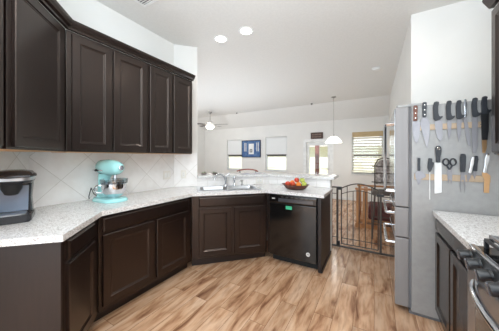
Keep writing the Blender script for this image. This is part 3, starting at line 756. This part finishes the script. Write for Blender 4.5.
t = hang('knife', 'narrow boning knife with a black handle beside the wide curved blade', 'knife', 0.513, 1.645); ergo(t, 1.0)
blade(t, [(-0.012, 0), (0.012, 0), (0.014, -0.04), (0.010, -0.12), (-0.002, -0.168), (-0.008, -0.11), (-0.012, -0.05)])
t = hang('knife', 'slim utility knife with a black handle next to the silver handled knife', 'knife', 0.571, 1.648); ergo(t, 0.95, 0.138)
blade(t, [(-0.012, 0), (0.012, 0), (0.014, -0.04), (0.010, -0.13), (-0.004, -0.186), (-0.010, -0.13), (-0.014, -0.05)])
t = hang('knife', 'all steel knife with a slender silver handle and hooked thin blade', 'knife', 0.604, 1.648)
grip(t, [(-0.008, 0), (0.008, 0), (0.006, 0.04), (0.009, 0.09), (0.006, 0.138), (-0.006, 0.142), (-0.01, 0.09), (-0.006, 0.04)], M['chrome'])
blade(t, [(-0.008, 0.002), (0.008, 0.002), (0.018, -0.06), (0.026, -0.13), (0.03, -0.18), (0.034, -0.222), (0.02, -0.216), (0.010, -0.18), (-0.002, -0.09)])
t = hang('knife', 'square tipped slicing knife with a black handle beside the sheathed one', 'knife', 0.660, 1.655); ergo(t, 1.0, 0.138)
blade(t, [(-0.016, 0), (0.016, 0), (0.016, -0.10), (0.014, -0.24), (0.006, -0.278), (-0.014, -0.282), (-0.018, -0.1)])
t = hang('knife', 'knife in a black blade guard at the end of the upper rail', 'knife', 0.712, 1.672); ergo(t, 1.0, 0.125)
blade(t, [(-0.014, -0.11), (0.012, -0.11), (0.010, -0.26), (0.002, -0.298), (-0.012, -0.298), (-0.016, -0.2)], M['copperblade'])
obj('blade_guard', MB().poly([(-0.022, 0), (0.02, 0), (0.018, -0.14), (0.012, -0.2), (-0.016, -0.2), (-0.02, -0.1)], -0.008, -0.0022, plane='xz', bev=0.001), M['blackplastic'], t)

# lower rail
G = 'tools on the lower rail'
t = hang('cheese_knife', 'short broad blade cheese knife with a slim black handle', 'knife', 0.322, 1.228, group=G)
grip(t, [(-0.009, 0), (0.009, 0), (0.008, 0.06), (0.01, 0.11), (-0.009, 0.11), (-0.009, 0.05)], M['handleblack'])
blade(t, [(-0.012, 0.002), (0.008, 0.002), (0.03, -0.012), (0.046, -0.03), (0.046, -0.046), (0.014, -0.07), (0.01, -0.10), (-0.006, -0.118), (-0.01, -0.09), (-0.024, -0.045), (-0.022, -0.012)])
t = hang('sharpening_rod', 'thin white rod with a black angled handle hanging below the lower rail', 'sharpening rod', 0.392, 1.228, group=G)
grip(t, [(-0.014, 0.03), (-0.002, -0.01), (0.01, 0.01), (0.022, 0.045), (0.027, 0.07), (0.022, 0.078), (0.014, 0.07), (0.016, 0.105), (-0.008, 0.108), (-0.012, 0.06)], M['handleblack'])
obj('rod', MB().cyl(0.0035, -0.23, 0.0, 10, X=Tm(0.0, -0.006, 0)), M['sheath'], t)
t = hang('knife', 'knife in a long white sheath with a round holed black handle', 'knife', 0.444, 1.3, group=G)
h = grip(t, [(-0.012, 0), (0.012, 0), (0.013, 0.04), (0.02, 0.085), (0.022, 0.115), (0.012, 0.136), (-0.008, 0.136), (-0.018, 0.115), (-0.016, 0.085), (-0.012, 0.04)], M['handleblack'])
obj('hanging_ring', MB().tube([(0.002 + 0.009 * math.cos(a * PI / 6), -0.0175, 0.112 + 0.009 * math.sin(a * PI / 6)) for a in range(12)], 0.0025, 6, closed=True), M['rivet'], h)
obj('sheath', MB().poly([(-0.022, 0.0), (0.022, 0.0), (0.024, -0.24), (-0.022, -0.252)], -0.01, 0, plane='xz', bev=0.003), M['sheath'], t)
obj('blade', MB().box(-0.008, 0.008, -0.006, -0.004, -0.01, 0.012), M['bladesteel'], t)
t = hang('scissors', 'open kitchen scissors with black loop handles', 'scissors', 0.514, 1.243, group=G)
for s_ in (-1, 1):
    lp = [(s_ * 0.021 + 0.0175 * math.cos(k * PI / 8), -0.006, 0.062 + 0.026 * math.sin(k * PI / 8)) for k in range(16)]
    hb = MB().tube(lp, 0.0055, 8, closed=True)
    hb.tube([(s_ * 0.018, -0.006, 0.038), (s_ * 0.006, -0.006, 0.012), (-s_ * 0.002, -0.006, 0.0)], 0.006, 8)
    obj('handle', hb, M['handleblack'], t, smooth=True)
    obj('blade', MB().poly([(-0.010 + 0.004 * s_, 0.01), (0.010 + 0.004 * s_, 0.01), (0.010 + 0.006 * s_, -0.06), (0.002 + 0.01 * s_, -0.112), (-0.006 + 0.006 * s_, -0.06)], -0.004 - 0.002 * (s_ > 0), -0.002 - 0.002 * (s_ > 0), plane='xz'), M['bladesteel'], t)
obj('pivot_screw', MB().cyl(0.005, 0, 0.003, 12, X=Tm(0, -0.006, 0) @ Rm(PI / 2, 'X')), M['rivet'], t)
t = hang('carving_fork', 'two pronged carving fork with a thick black handle', 'fork', 0.591, 1.228, group=G)
grip(t, [(-0.016, 0), (0.012, 0), (0.015, 0.05), (0.017, 0.12), (0.012, 0.142), (-0.012, 0.142), (-0.017, 0.11), (-0.016, 0.05)], M['handleblack'])
tn = MB().poly([(-0.008, 0.0), (0.008, 0.0), (0.014, -0.045), (0.016, -0.11), (0.012, -0.158), (0.010, -0.11), (0.006, -0.06), (-0.006, -0.06), (-0.010, -0.11), (-0.012, -0.158), (-0.016, -0.11), (-0.013, -0.045)], -0.0025, 0, plane='xz')
obj('prongs', tn, M['bladesteel'], t)
t = hang('paring_knife', 'small paring knife with a tilted silver handle beside the carving fork', 'knife', 0.628, 1.222, 0.16, group=G)
grip(t, [(-0.009, 0), (0.009, 0), (0.008, 0.05), (0.011, 0.09), (0.007, 0.125), (-0.007, 0.125), (-0.010, 0.09), (-0.007, 0.05)], M['chrome'])
blade(t, [(-0.009, 0), (0.010, 0), (0.012, -0.03), (0.004, -0.076), (-0.008, -0.04)])
t = hang('paring_knife', 'small paring knife with a narrow black handle between two silver handled ones', 'knife', 0.658, 1.238, 0.05, group=G)
grip(t, [(-0.011, 0), (0.011, 0), (0.010, 0.05), (0.013, 0.09), (0.009, 0.117), (-0.009, 0.117), (-0.012, 0.09), (-0.010, 0.05)], M['handleblack'])
blade(t, [(-0.009, 0), (0.010, 0), (0.010, -0.03), (0.002, -0.064), (-0.008, -0.03)])
t = hang('cleaver_knife', 'broad warm toned blade with a silver handle at the end of the lower rail', 'knife', 0.708, 1.228, 0.12, group=G)
grip(t, [(-0.010, 0), (0.010, 0), (0.008, 0.05), (0.012, 0.1), (0.008, 0.142), (-0.008, 0.142), (-0.012, 0.1), (-0.008, 0.05)], M['chrome'])
blade(t, [(-0.010, 0.002), (0.012, 0.002), (0.034, -0.014), (0.044, -0.145), (0.016, -0.148), (0.008, -0.05), (-0.008, -0.02)], M['copperblade'])

# ------------------------------------------------------------------ right counter, cabinet, range
YC0, YC1 = 1.462, 2.262
rc = base_cab('dark base cabinet between the refrigerator and the range', Vector((0.445, YC1)), -PI / 2, YC1 - YC0, [(0.012, 0.385), (0.41, 0.788)], [(0.012, 0.788)], zd=(0.12, 0.74), zr=(0.762, 0.862), depth=0.6)
tag(obj('countertop', MB().box(0.41, 1.048, YC0 + 0.002, YC1, 0.876, 0.914, 0.004), M['granite']), 'short granite counter between the refrigerator and the range', 'countertop')
uc = upper('dark wall cabinet above the short granite counter beside the refrigerator', Vector((0.725, 2.16)), -PI / 2, 0.70, [(0.02, 0.34), (0.36, 0.68)], zl=1.36)
cr = MB().loft([[(x, y, z) for x, z in ((0.725, 2.386), (0.70, 2.386), (0.668, 2.44), (0.664, 2.455), (0.725, 2.455))] for y in (1.46, 2.16)])
obj('crown', cr, ES, uc).matrix_parent_inverse = Matrix.Identity(4)
for ch in uc.children:
    if ch.name.startswith('crown'):
        ch.matrix_local = (Tm(0.725, 2.16, 1.36) @ Rm(-PI / 2, 'Z')).inverted()

XR = 0.400; RY0, RY1 = 0.70, 1.456
rg = thing('range', 'stainless gas range with black knobs along its front', 'range', (0.72, (RY0 + RY1) / 2, 0))
def robj(name, mb, m, parent=rg, **k):
    bmesh.ops.transform(mb.bm, matrix=W(rg), verts=mb.bm.verts[:])
    return obj(name, mb, m, parent, **k)
robj('body', MB().box(0.43, 1.04, RY0, RY1, 0.02, 0.90, 0.003), M['steel'])
robj('foot', MB().box(0.46, 1.0, RY0 + 0.03, RY1 - 0.03, 0.0, 0.02), M['rubber'])
dd = robj('oven_door', MB().box(XR - 0.005, 0.42, RY0 + 0.004, RY1 - 0.004, 0.22, 0.818, 0.006), M['steel'])
robj('oven_window', MB().box(XR - 0.008, XR, RY0 + 0.11, RY1 - 0.11, 0.34, 0.68, 0.001), M['oveglass'], dd)
hp = []
for k in range(15):
    s_ = k / 14; y = RY1 - 0.12 - s_ * (RY1 - RY0 - 0.2)
    hp.append((XR - 0.012 - 0.045 * math.sin(PI * s_) ** 0.7, y, 0.785))
robj('door_handle', MB().tube(hp, 0.014, 12), M['chrome'], dd, smooth=True)
robj('storage_drawer', MB().box(XR - 0.003, 0.42, RY0 + 0.004, RY1 - 0.004, 0.04, 0.21, 0.006), M['steel'])
cpn = robj('control_panel', MB().loft([[(x, y, z) for x, z in ((0.435, 0.825), (0.40, 0.825), (0.39, 0.838), (0.405, 0.908), (0.414, 0.916), (0.435, 0.916))] for y in (RY0, RY1)]), M['steel'])
for k in range(5):
    y = RY1 - 0.04 - k * 0.105
    X = Tm(0.399, y, 0.880) @ Rm(math.radians(-101), 'Y')
    kb = robj('knob', MB().lathe([(0.026, 0), (0.026, 0.008), (0.024, 0.01), (0.025, 0.038), (0.023, 0.044), (0, 0.044)], 20, X=X), M['blackplastic'], cpn, smooth=True)
    robj('knob_grip', MB().box(-0.022, 0.022, -0.006, 0.006, 0.040, 0.050, 0.003, X=X), M['panelgrey'], kb)
ckt = robj('cooktop', MB().box(0.415, 1.04, RY0, RY1, 0.902, 0.918, 0.004), M['black'])
robj('front_trim', MB().box(0.402, 0.424, RY0, RY1, 0.907, 0.923, 0.005), M['chrome'], ckt)
for bx, by, br_ in ((0.56, RY1 - 0.17, 0.05), (0.85, RY1 - 0.17, 0.04), (0.56, RY0 + 0.17, 0.055), (0.85, RY0 + 0.17, 0.04)):
    robj('burner', MB().lathe([(br_, 0.918), (br_, 0.928), (br_ * 0.75, 0.93), (br_ * 0.75, 0.938), (0, 0.94)], 20, X=Tm(bx, by, 0)), M['iron'], rg, smooth=True)
for y0, y1 in ((RY1 - 0.35, RY1 - 0.02), (RY0 + 0.02, RY0 + 0.35)):
    gm = MB()
    zt = 0.962
    for yy in (y0, (y0 + y1) / 2, y1): gm.box(0.45, 0.99, yy - 0.007, yy + 0.007, zt - 0.014, zt, 0.003)
    for xx in (0.457, 0.56, 0.72, 0.85, 0.983): gm.box(xx - 0.007, xx + 0.007, y0, y1, zt - 0.014, zt, 0.003)
    for xx in (0.457, 0.983):
        for yy in (y0, y1): gm.box(xx - 0.008, xx + 0.008, yy - 0.008, yy + 0.008, 0.917, zt - 0.01, 0.002)
    robj('grate', gm, M['iron'], rg)
gp = thing('griddle_pan', 'flat black griddle with a silver rim lying on the range grates', 'griddle', (0.64, 1.27, 0.9625))
obj('plate', MB().box(-0.165, 0.20, -0.165, 0.155, 0.0, 0.008, 0.003), M['iron'], gp)
obj('rim', MB().poly([(-0.175, -0.175), (0.21, -0.175), (0.21, 0.165), (-0.175, 0.165)], 0.002, 0.018, holes=[[(-0.163, -0.163), (0.198, -0.163), (0.198, 0.153), (-0.163, 0.153)]]), M['chrome'], gp)

# ------------------------------------------------------------------ safety gate
GY = 3.45
gt = thing('safety_gate', 'dark metal baby gate with an arched top across the passage', 'gate', (-0.13, GY, 0))
def gobj(name, mb, m=M['gate'], parent=gt, **k):
    bmesh.ops.transform(mb.bm, matrix=W(gt), verts=mb.bm.verts[:])
    return obj(name, mb, m, parent, **k)
def bar(x, z0, z1, r=0.006): return MB().cyl(r, z0, z1, 10, X=Tm(x, GY, 0))
x0, x1 = -0.60, 0.358
gobj('bottom_rail', MB().box(x0, x1, GY - 0.012, GY + 0.012, 0.012, 0.036, 0.004))
for x in (-0.555, x1 - 0.008): gobj('side_bar', bar(x, 0.0, 0.90, 0.008))
gobj('frame_post', MB().box(-0.49, -0.462, GY - 0.012, GY + 0.012, 0.02, 0.90, 0.004))
gobj('frame_post', MB().box(0.062, 0.09, GY - 0.012, GY + 0.012, 0.02, 0.90, 0.004))
gobj('top_rail', MB().box(x0, -0.46, GY - 0.01, GY + 0.01, 0.885, 0.905, 0.003))
gobj('top_rail', MB().box(0.06, x1, GY - 0.01, GY + 0.01, 0.885, 0.905, 0.003))
for xa, xb in ((x0, -0.475), (0.075, x1)):
    gobj('cross_rail', MB().tube([(xa, GY, 0.80), (xb, GY, 0.80)], 0.005, 8)); gobj('cross_rail', MB().tube([(xa, GY, 0.15), (xb, GY, 0.15)], 0.005, 8))
gobj('side_bar', bar(0.22, 0.03, 0.80, 0.006))
da, db = -0.42, 0.048
def arch(za, h, n=20): return [(da + (db - da) * k / n, GY, za + h * math.sin(PI * k / n)) for k in range(n + 1)]
dg = gobj('gate_door', MB().tube(arch(0.885, 0.075), 0.008, 8), smooth=True)
gobj('door_rail', MB().tube(arch(0.80, 0.06), 0.0055, 8), parent=dg, smooth=True)
gobj('door_rail', MB().tube([(da, GY, 0.15), (db, GY, 0.15)], 0.0055, 8), parent=dg)
gobj('door_rail', MB().tube([(da, GY, 0.065), (db, GY, 0.065)], 0.008, 8), parent=dg)
for k in range(7):
    x = da + (db - da) * k / 6
    edge = k in (0, 6)
    top = (0.885 if edge else (0.80 + 0.06 * math.sin(PI * k / 6)))
    if k in (1, 3, 5): top = 0.885 + 0.075 * math.sin(PI * k / 6)
    gobj('door_bar', bar(x, 0.065, top, 0.008 if edge else 0.0055), parent=dg)
gobj('latch', MB().box(0.03, 0.115, GY - 0.022, GY + 0.022, 0.80, 0.835, 0.006), M['blackplastic'])
gobj('hinge', MB().box(-0.475, -0.415, GY - 0.018, GY + 0.018, 0.86, 0.905, 0.004), M['blackplastic'])
gobj('lower_hinge', MB().box(-0.485, -0.44, GY - 0.018, GY + 0.018, 0.036, 0.10, 0.004), M['blackplastic'])

# ------------------------------------------------------------------ furniture beyond the gate
ch = thing('armchair', 'wooden framed armchair with a dark red cushion behind the gate', 'chair', (0.12, 4.95, 0))
for y in (-0.3, 0.3):
    s_ = MB().box(-0.42, -0.36, y - 0.025, y + 0.025, 0.05, 0.72, 0.006)
    s_.box(-0.31, -0.24, y - 0.025, y + 0.025, 0.05, 0.70, 0.006)
    s_.box(0.36, 0.42, y - 0.025, y + 0.025, 0.05, 0.72, 0.006)
    s_.box(-0.44, 0.44, y - 0.035, y + 0.035, 0.715, 0.75, 0.008)
    s_.box(-0.44, 0.44, y - 0.025, y + 0.025, 0.0, 0.075, 0.008)
    obj('side_frame', s_, M['oak'], ch)
obj('seat_rail', MB().box(-0.36, 0.36, -0.28, 0.28, 0.10, 0.16, 0.006), M['oak'], ch)
obj('cushion', MB().box(-0.22, 0.40, -0.27, 0.27, 0.16, 0.42, 0.05, 4), M['darkred'], ch, smooth=True)
bc = thing('bar_chair', 'tall dark metal bar chair with a mottled back in front of the blinds', 'chair', (0.16, 4.28, 0))
for sx in (-1, 1):
    for sy in (-1, 1): obj('leg', MB().tube([(sx * 0.15, sy * 0.15, 0.72), (sx * 0.19, sy * 0.19, 0)], 0.013, 8), M['darkmetal'], bc)
obj('footrest', MB().tube([(-0.175, -0.175, 0.28), (0.175, -0.175, 0.28), (0.175, 0.175, 0.28), (-0.175, 0.175, 0.28)], 0.009, 8, closed=True), M['darkmetal'], bc)
obj('seat', MB().box(-0.19, 0.19, -0.19, 0.19, 0.72, 0.78, 0.02, 3), M['darkmetal'], bc)
fr_ = MB().tube([(-0.15, 0.17, 0.76), (-0.15, 0.19, 1.2), (-0.1, 0.195, 1.3), (0, 0.197, 1.335), (0.1, 0.195, 1.3), (0.15, 0.19, 1.2), (0.15, 0.17, 0.76)], 0.012, 8)
obj('back_frame', fr_, M['darkmetal'], bc, smooth=True)
obj('back_panel', MB().poly([(-0.135, 0.86), (0.135, 0.86), (0.135, 1.2), (0.09, 1.28), (0, 1.31), (-0.09, 1.28), (-0.135, 1.2)], 0.172, 0.2, plane='xz', bev=0.006), M['patterned'], bc)
for z in (0.9, 1.06, 1.18): obj('back_rail', MB().tube([(-0.2, 0.165, z), (0.15, 0.165, z)], 0.008, 8), M['darkmetal'], bc)
st = thing('bar_stool', 'bar stool behind the ledge with only its curved red top rail showing', 'stool', (-2.45, 4.1, 0), math.radians(20))
for sx in (-1, 1):
    for sy in (-1, 1): obj('leg', MB().tube([(sx * 0.15, sy * 0.14, 0.68), (sx * 0.19, sy * 0.18, 0)], 0.015, 8), M['darkmetal'], st)
obj('seat', MB().cyl(0.2, 0.68, 0.74, 28, bev=0.015), M['darkred'], st, smooth=True)
for sx in (-0.19, 0.19): obj('back_post', MB().tube([(sx * 0.8, 0.15, 0.72), (sx, 0.195, 1.035)], 0.011, 8), M['darkmetal'], st)
obj('top_rail', MB().tube([(-0.24, 0.13, 1.02), (-0.19, 0.19, 1.04), (-0.1, 0.225, 1.055), (0, 0.235, 1.06), (0.1, 0.225, 1.055), (0.19, 0.19, 1.04), (0.24, 0.13, 1.02)], 0.014, 10), M['post'], st, smooth=True)

# ------------------------------------------------------------------ window coverings, pictures
for k, lab in ((0, 'white roller shade half down in the window farthest from the glazed door'), (1, 'white roller shade half down in the window between the blue painting and the door')):
    a = WIN[k]
    t = thing('roller_blind', lab, 'blind', ((a[0] + a[1]) / 2, YF + 0.025, a[3]), 0, 'white roller shades')
    hw = (a[1] - a[0]) / 2 - 0.02
    obj('roller', MB().cyl(0.018, -hw, hw, 16, X=Tm(0, 0, -0.025) @ Rm(PI / 2, 'Y')), M['shade'], t)
    obj('fabric', MB().box(-hw, hw, -0.003, 0.003, 1.44 - a[3], -0.02), M['shade'], t)
    obj('hem_bar', MB().box(-hw, hw, -0.008, 0.008, 1.425 - a[3], 1.442 - a[3], 0.003), M['blade'], t)
a = WIN[2]
t = thing('window_blind', 'slatted blind with a tan valance over the dining window', 'blind', ((a[0] + a[1]) / 2, YF + 0.02, a[3]))
hw = (a[1] - a[0]) / 2 - 0.01
obj('valance', MB().box(-hw, hw, -0.035, 0.02, -0.15, -0.002, 0.004), M['blindtan'], t)
for k in range(13):
    z = -0.19 - k * 0.083
    obj('slat', MB().box(-hw, hw, -0.024, 0.024, -0.0015, 0.0015, X=Tm(0, 0, z) @ Rm(math.radians(38), 'X')), M['slat'], t)
for x in (-hw + 0.1, hw - 0.1): obj('cord', MB().cyl(0.0015, -1.2, -0.15, 6, X=Tm(x, 0, 0)), M['slat'], t)
obj('bottom_bar', MB().box(-hw, hw, -0.02, 0.02, -1.25, -1.225, 0.004), M['slat'], t)

pa = thing('painting', 'blue painting of a white block hung between two windows', 'painting', (-4.19, YF - 0.001, 1.665))
obj('canvas', MB().box(-0.40, 0.40, -0.03, 0, -0.31, 0.31, 0.004), M['bluepaint'], pa)
obj('frame', MB().poly([(-0.425, -0.335), (0.425, -0.335), (0.425, 0.335), (-0.425, 0.335)], -0.038, 0, holes=[[(-0.40, -0.31), (0.40, -0.31), (0.40, 0.31), (-0.40, 0.31)]], plane='xz'), M['navy'], pa)
obj('white_block', MB().box(-0.10, 0.13, -0.033, -0.03, -0.21, 0.2), M['trim'], pa)
obj('dark_square', MB().poly([(-0.05, -0.14), (0.06, -0.14), (0.06, -0.02), (-0.05, -0.02)], -0.036, -0.033, holes=[[(-0.02, -0.11), (0.03, -0.11), (0.03, -0.05), (-0.02, -0.05)]], plane='xz'), M['darkink'], pa)
for x in (-0.3, -0.24, 0.25, 0.32): obj('pale_stroke', MB().box(x, x + 0.03, -0.033, -0.03, -0.1, 0.24), M['ivory'], pa)
sg = thing('wall_sign', 'small dark brown board sign hung above the glazed door', 'sign', (-1.66, YF - 0.016, 2.06))
obj('board', MB().box(-0.2, 0.2, -0.02, 0, -0.105, 0.105, 0.004), M['signwood'], sg)
# illegible pale strokes on the board
lt = MB()
for r_ in range(2):
    for k in range(7): lt.box(-0.15 + k * 0.044, -0.125 + k * 0.044, -0.0215, -0.02, 0.015 - 0.075 * r_, 0.055 - 0.075 * r_)
obj('faded_lettering', lt, M['signpaint'], sg)

# ------------------------------------------------------------------ ceiling fittings
def point(name, loc, power, r=0.05, col=(1, 0.96, 0.9)):
    d = bpy.data.lights.new(name, 'POINT'); d.energy = power; d.shadow_soft_size = r; d.color = col
    o = bpy.data.objects.new(name, d); C.objects.link(o); o.location = loc
    return o
def downlight(label, x, y, power=9, cone=125):
    t = thing('recessed_light', label, 'ceiling light', (x, y, ZC), 0, 'recessed ceiling lights')
    obj('trim_ring', MB().lathe([(0.07, -0.003), (0.095, -0.006), (0.1, -0.001), (0.1, 0), (0.07, 0)], 28), M['trim'], t, smooth=True)
    obj('lens', MB().cyl(0.071, -0.004, -0.001, 28), M['lampglow'], t)
    d = bpy.data.lights.new('downlight', 'SPOT'); d.energy = power; d.spot_size = math.radians(cone); d.spot_blend = 0.6; d.shadow_soft_size = 0.07; d.color = (1, 0.97, 0.92)
    o = bpy.data.objects.new('downlight', d); C.objects.link(o); o.location = (x, y, ZC - 0.02)
downlight('round recessed ceiling light farther from the cabinets, the brighter of the pair', -1.43, 2.39)
downlight('round recessed ceiling light of the pair that is nearer the wall cabinets', -1.83, 2.38)
downlight('recessed ceiling light over the passage in front of the refrigerator', 0.05, 2.38, 9, 172)
downlight('added unseen ceiling light over the middle of the kitchen floor', -0.5, 0.9, 30, 172)  # added out-of-view lamp to put highlights on the wall cabinets
t = thing('smoke_detector', 'round white smoke detector on the plain ceiling toward the refrigerator', 'smoke detector', (0.03, 4.58, ZC))
obj('base', MB().cyl(0.075, -0.012, 0, 24), M['white_plastic'], t)
obj('cover', MB().lathe([(0.065, -0.012), (0.062, -0.032), (0.045, -0.04), (0, -0.04)], 24), M['white_plastic'], t, smooth=True)
t = thing('ceiling_vent', 'white louvred air vent in the kitchen ceiling at the top edge', 'vent', (-1.99, 1.36, ZC))
obj('frame', MB().poly([(-0.16, -0.1), (0.16, -0.1), (0.16, 0.1), (-0.16, 0.1)], -0.008, 0, holes=[[(-0.135, -0.075), (0.135, -0.075), (0.135, 0.075), (-0.135, 0.075)]]), M['trim'], t)
obj('duct_opening', MB().box(-0.135, 0.135, -0.075, 0.075, -0.002, 0), M['gasket'], t)
for k in range(6): obj('louvre', MB().box(-0.135, 0.135, -0.010, 0.010, -0.0007, 0.0007, X=Tm(0, -0.06 + 0.024 * k, -0.006) @ Rm(0.35, 'X')), M['trim'], t)
def small(label, x, y, z):
    t = thing('ceiling_sensor', label, 'sensor', (x, y, z), 0, 'small ceiling sensors')
    obj('plate', MB().cyl(0.06, -0.008, 0, 20), M['white_plastic'], t)
    obj('sensor_head', MB().lathe([(0.028, -0.008), (0.03, -0.028), (0.018, -0.042), (0, -0.044)], 16), M['blade'], t, smooth=True)
small('small dark tipped sensor on the ceiling above the door sign', -1.64, 6.6, ZC)
small('tiny ceiling sensor beside the ceiling fan', -4.35, 6.6, ZC)

fn = thing('ceiling_fan', 'ceiling fan with a glowing white bowl light', 'ceiling fan', (-5.13, 6.04, ZC))
obj('canopy', MB().lathe([(0.07, 0), (0.068, -0.02), (0.04, -0.06), (0.015, -0.07)], 20), M['nickel'], fn, smooth=True)
obj('downrod', MB().cyl(0.012, -0.36, -0.06, 12), M['nickel'], fn)
mo = obj('motor_housing', MB().lathe([(0.03, -0.34), (0.1, -0.37), (0.125, -0.42), (0.12, -0.46), (0.07, -0.49), (0.07, -0.51)], 28), M['trim'], fn, smooth=True)
for k in range(5):
    A = Rm(2 * PI * k / 5 + 0.35, 'Z') @ Tm(0, 0, -0.455) @ Rm(0.2, 'X')
    obj('blade', MB().poly([(0.2, -0.05), (0.62, -0.07), (0.66, -0.04), (0.66, 0.04), (0.62, 0.07), (0.2, 0.05)], -0.004, 0.004, X=A), M['blade'], fn)
    obj('blade_arm', MB().box(0.09, 0.24, -0.018, 0.018, -0.009, -0.003, 0.002, X=A), M['nickel'], fn)
obj('light_bowl', MB().lathe([(0.15, -0.505), (0.155, -0.52), (0.13, -0.58), (0.07, -0.62), (0, -0.63)], 28), M['fanglow'], fn, smooth=True)
point('fan_light', (-5.13, 6.04, ZC - 0.72), 7, 0.1)

pd = thing('pendant_lamp', 'white glass dome pendant lamp hanging on a thin cord', 'pendant lamp', (-0.95, 6.2, ZC))
obj('canopy', MB().lathe([(0.06, 0), (0.06, -0.015), (0.02, -0.03), (0.008, -0.035)], 20), M['nickel'], pd, smooth=True)
obj('cord', MB().cyl(0.005, -1.06, -0.03, 8), M['nickel'], pd)
obj('socket', MB().cyl(0.022, -1.08, -1.02, 14), M['nickel'], pd)
shd = [(0.03, -1.06), (0.09, -1.08), (0.15, -1.13), (0.2, -1.2), (0.215, -1.235), (0.21, -1.235), (0.145, -1.136), (0.085, -1.086), (0.03, -1.066)]
obj('shade', MB().lathe(shd, 32, cap=False), M['pendglow'], pd, smooth=True)
obj('bulb', MB().lathe([(0.0, -1.17), (0.025, -1.155), (0.03, -1.13), (0.015, -1.09), (0.012, -1.08)], 16), M['lampglow'], pd, smooth=True)
point('pendant_light', (-0.95, 6.2, ZC - 1.3), 7, 0.08)
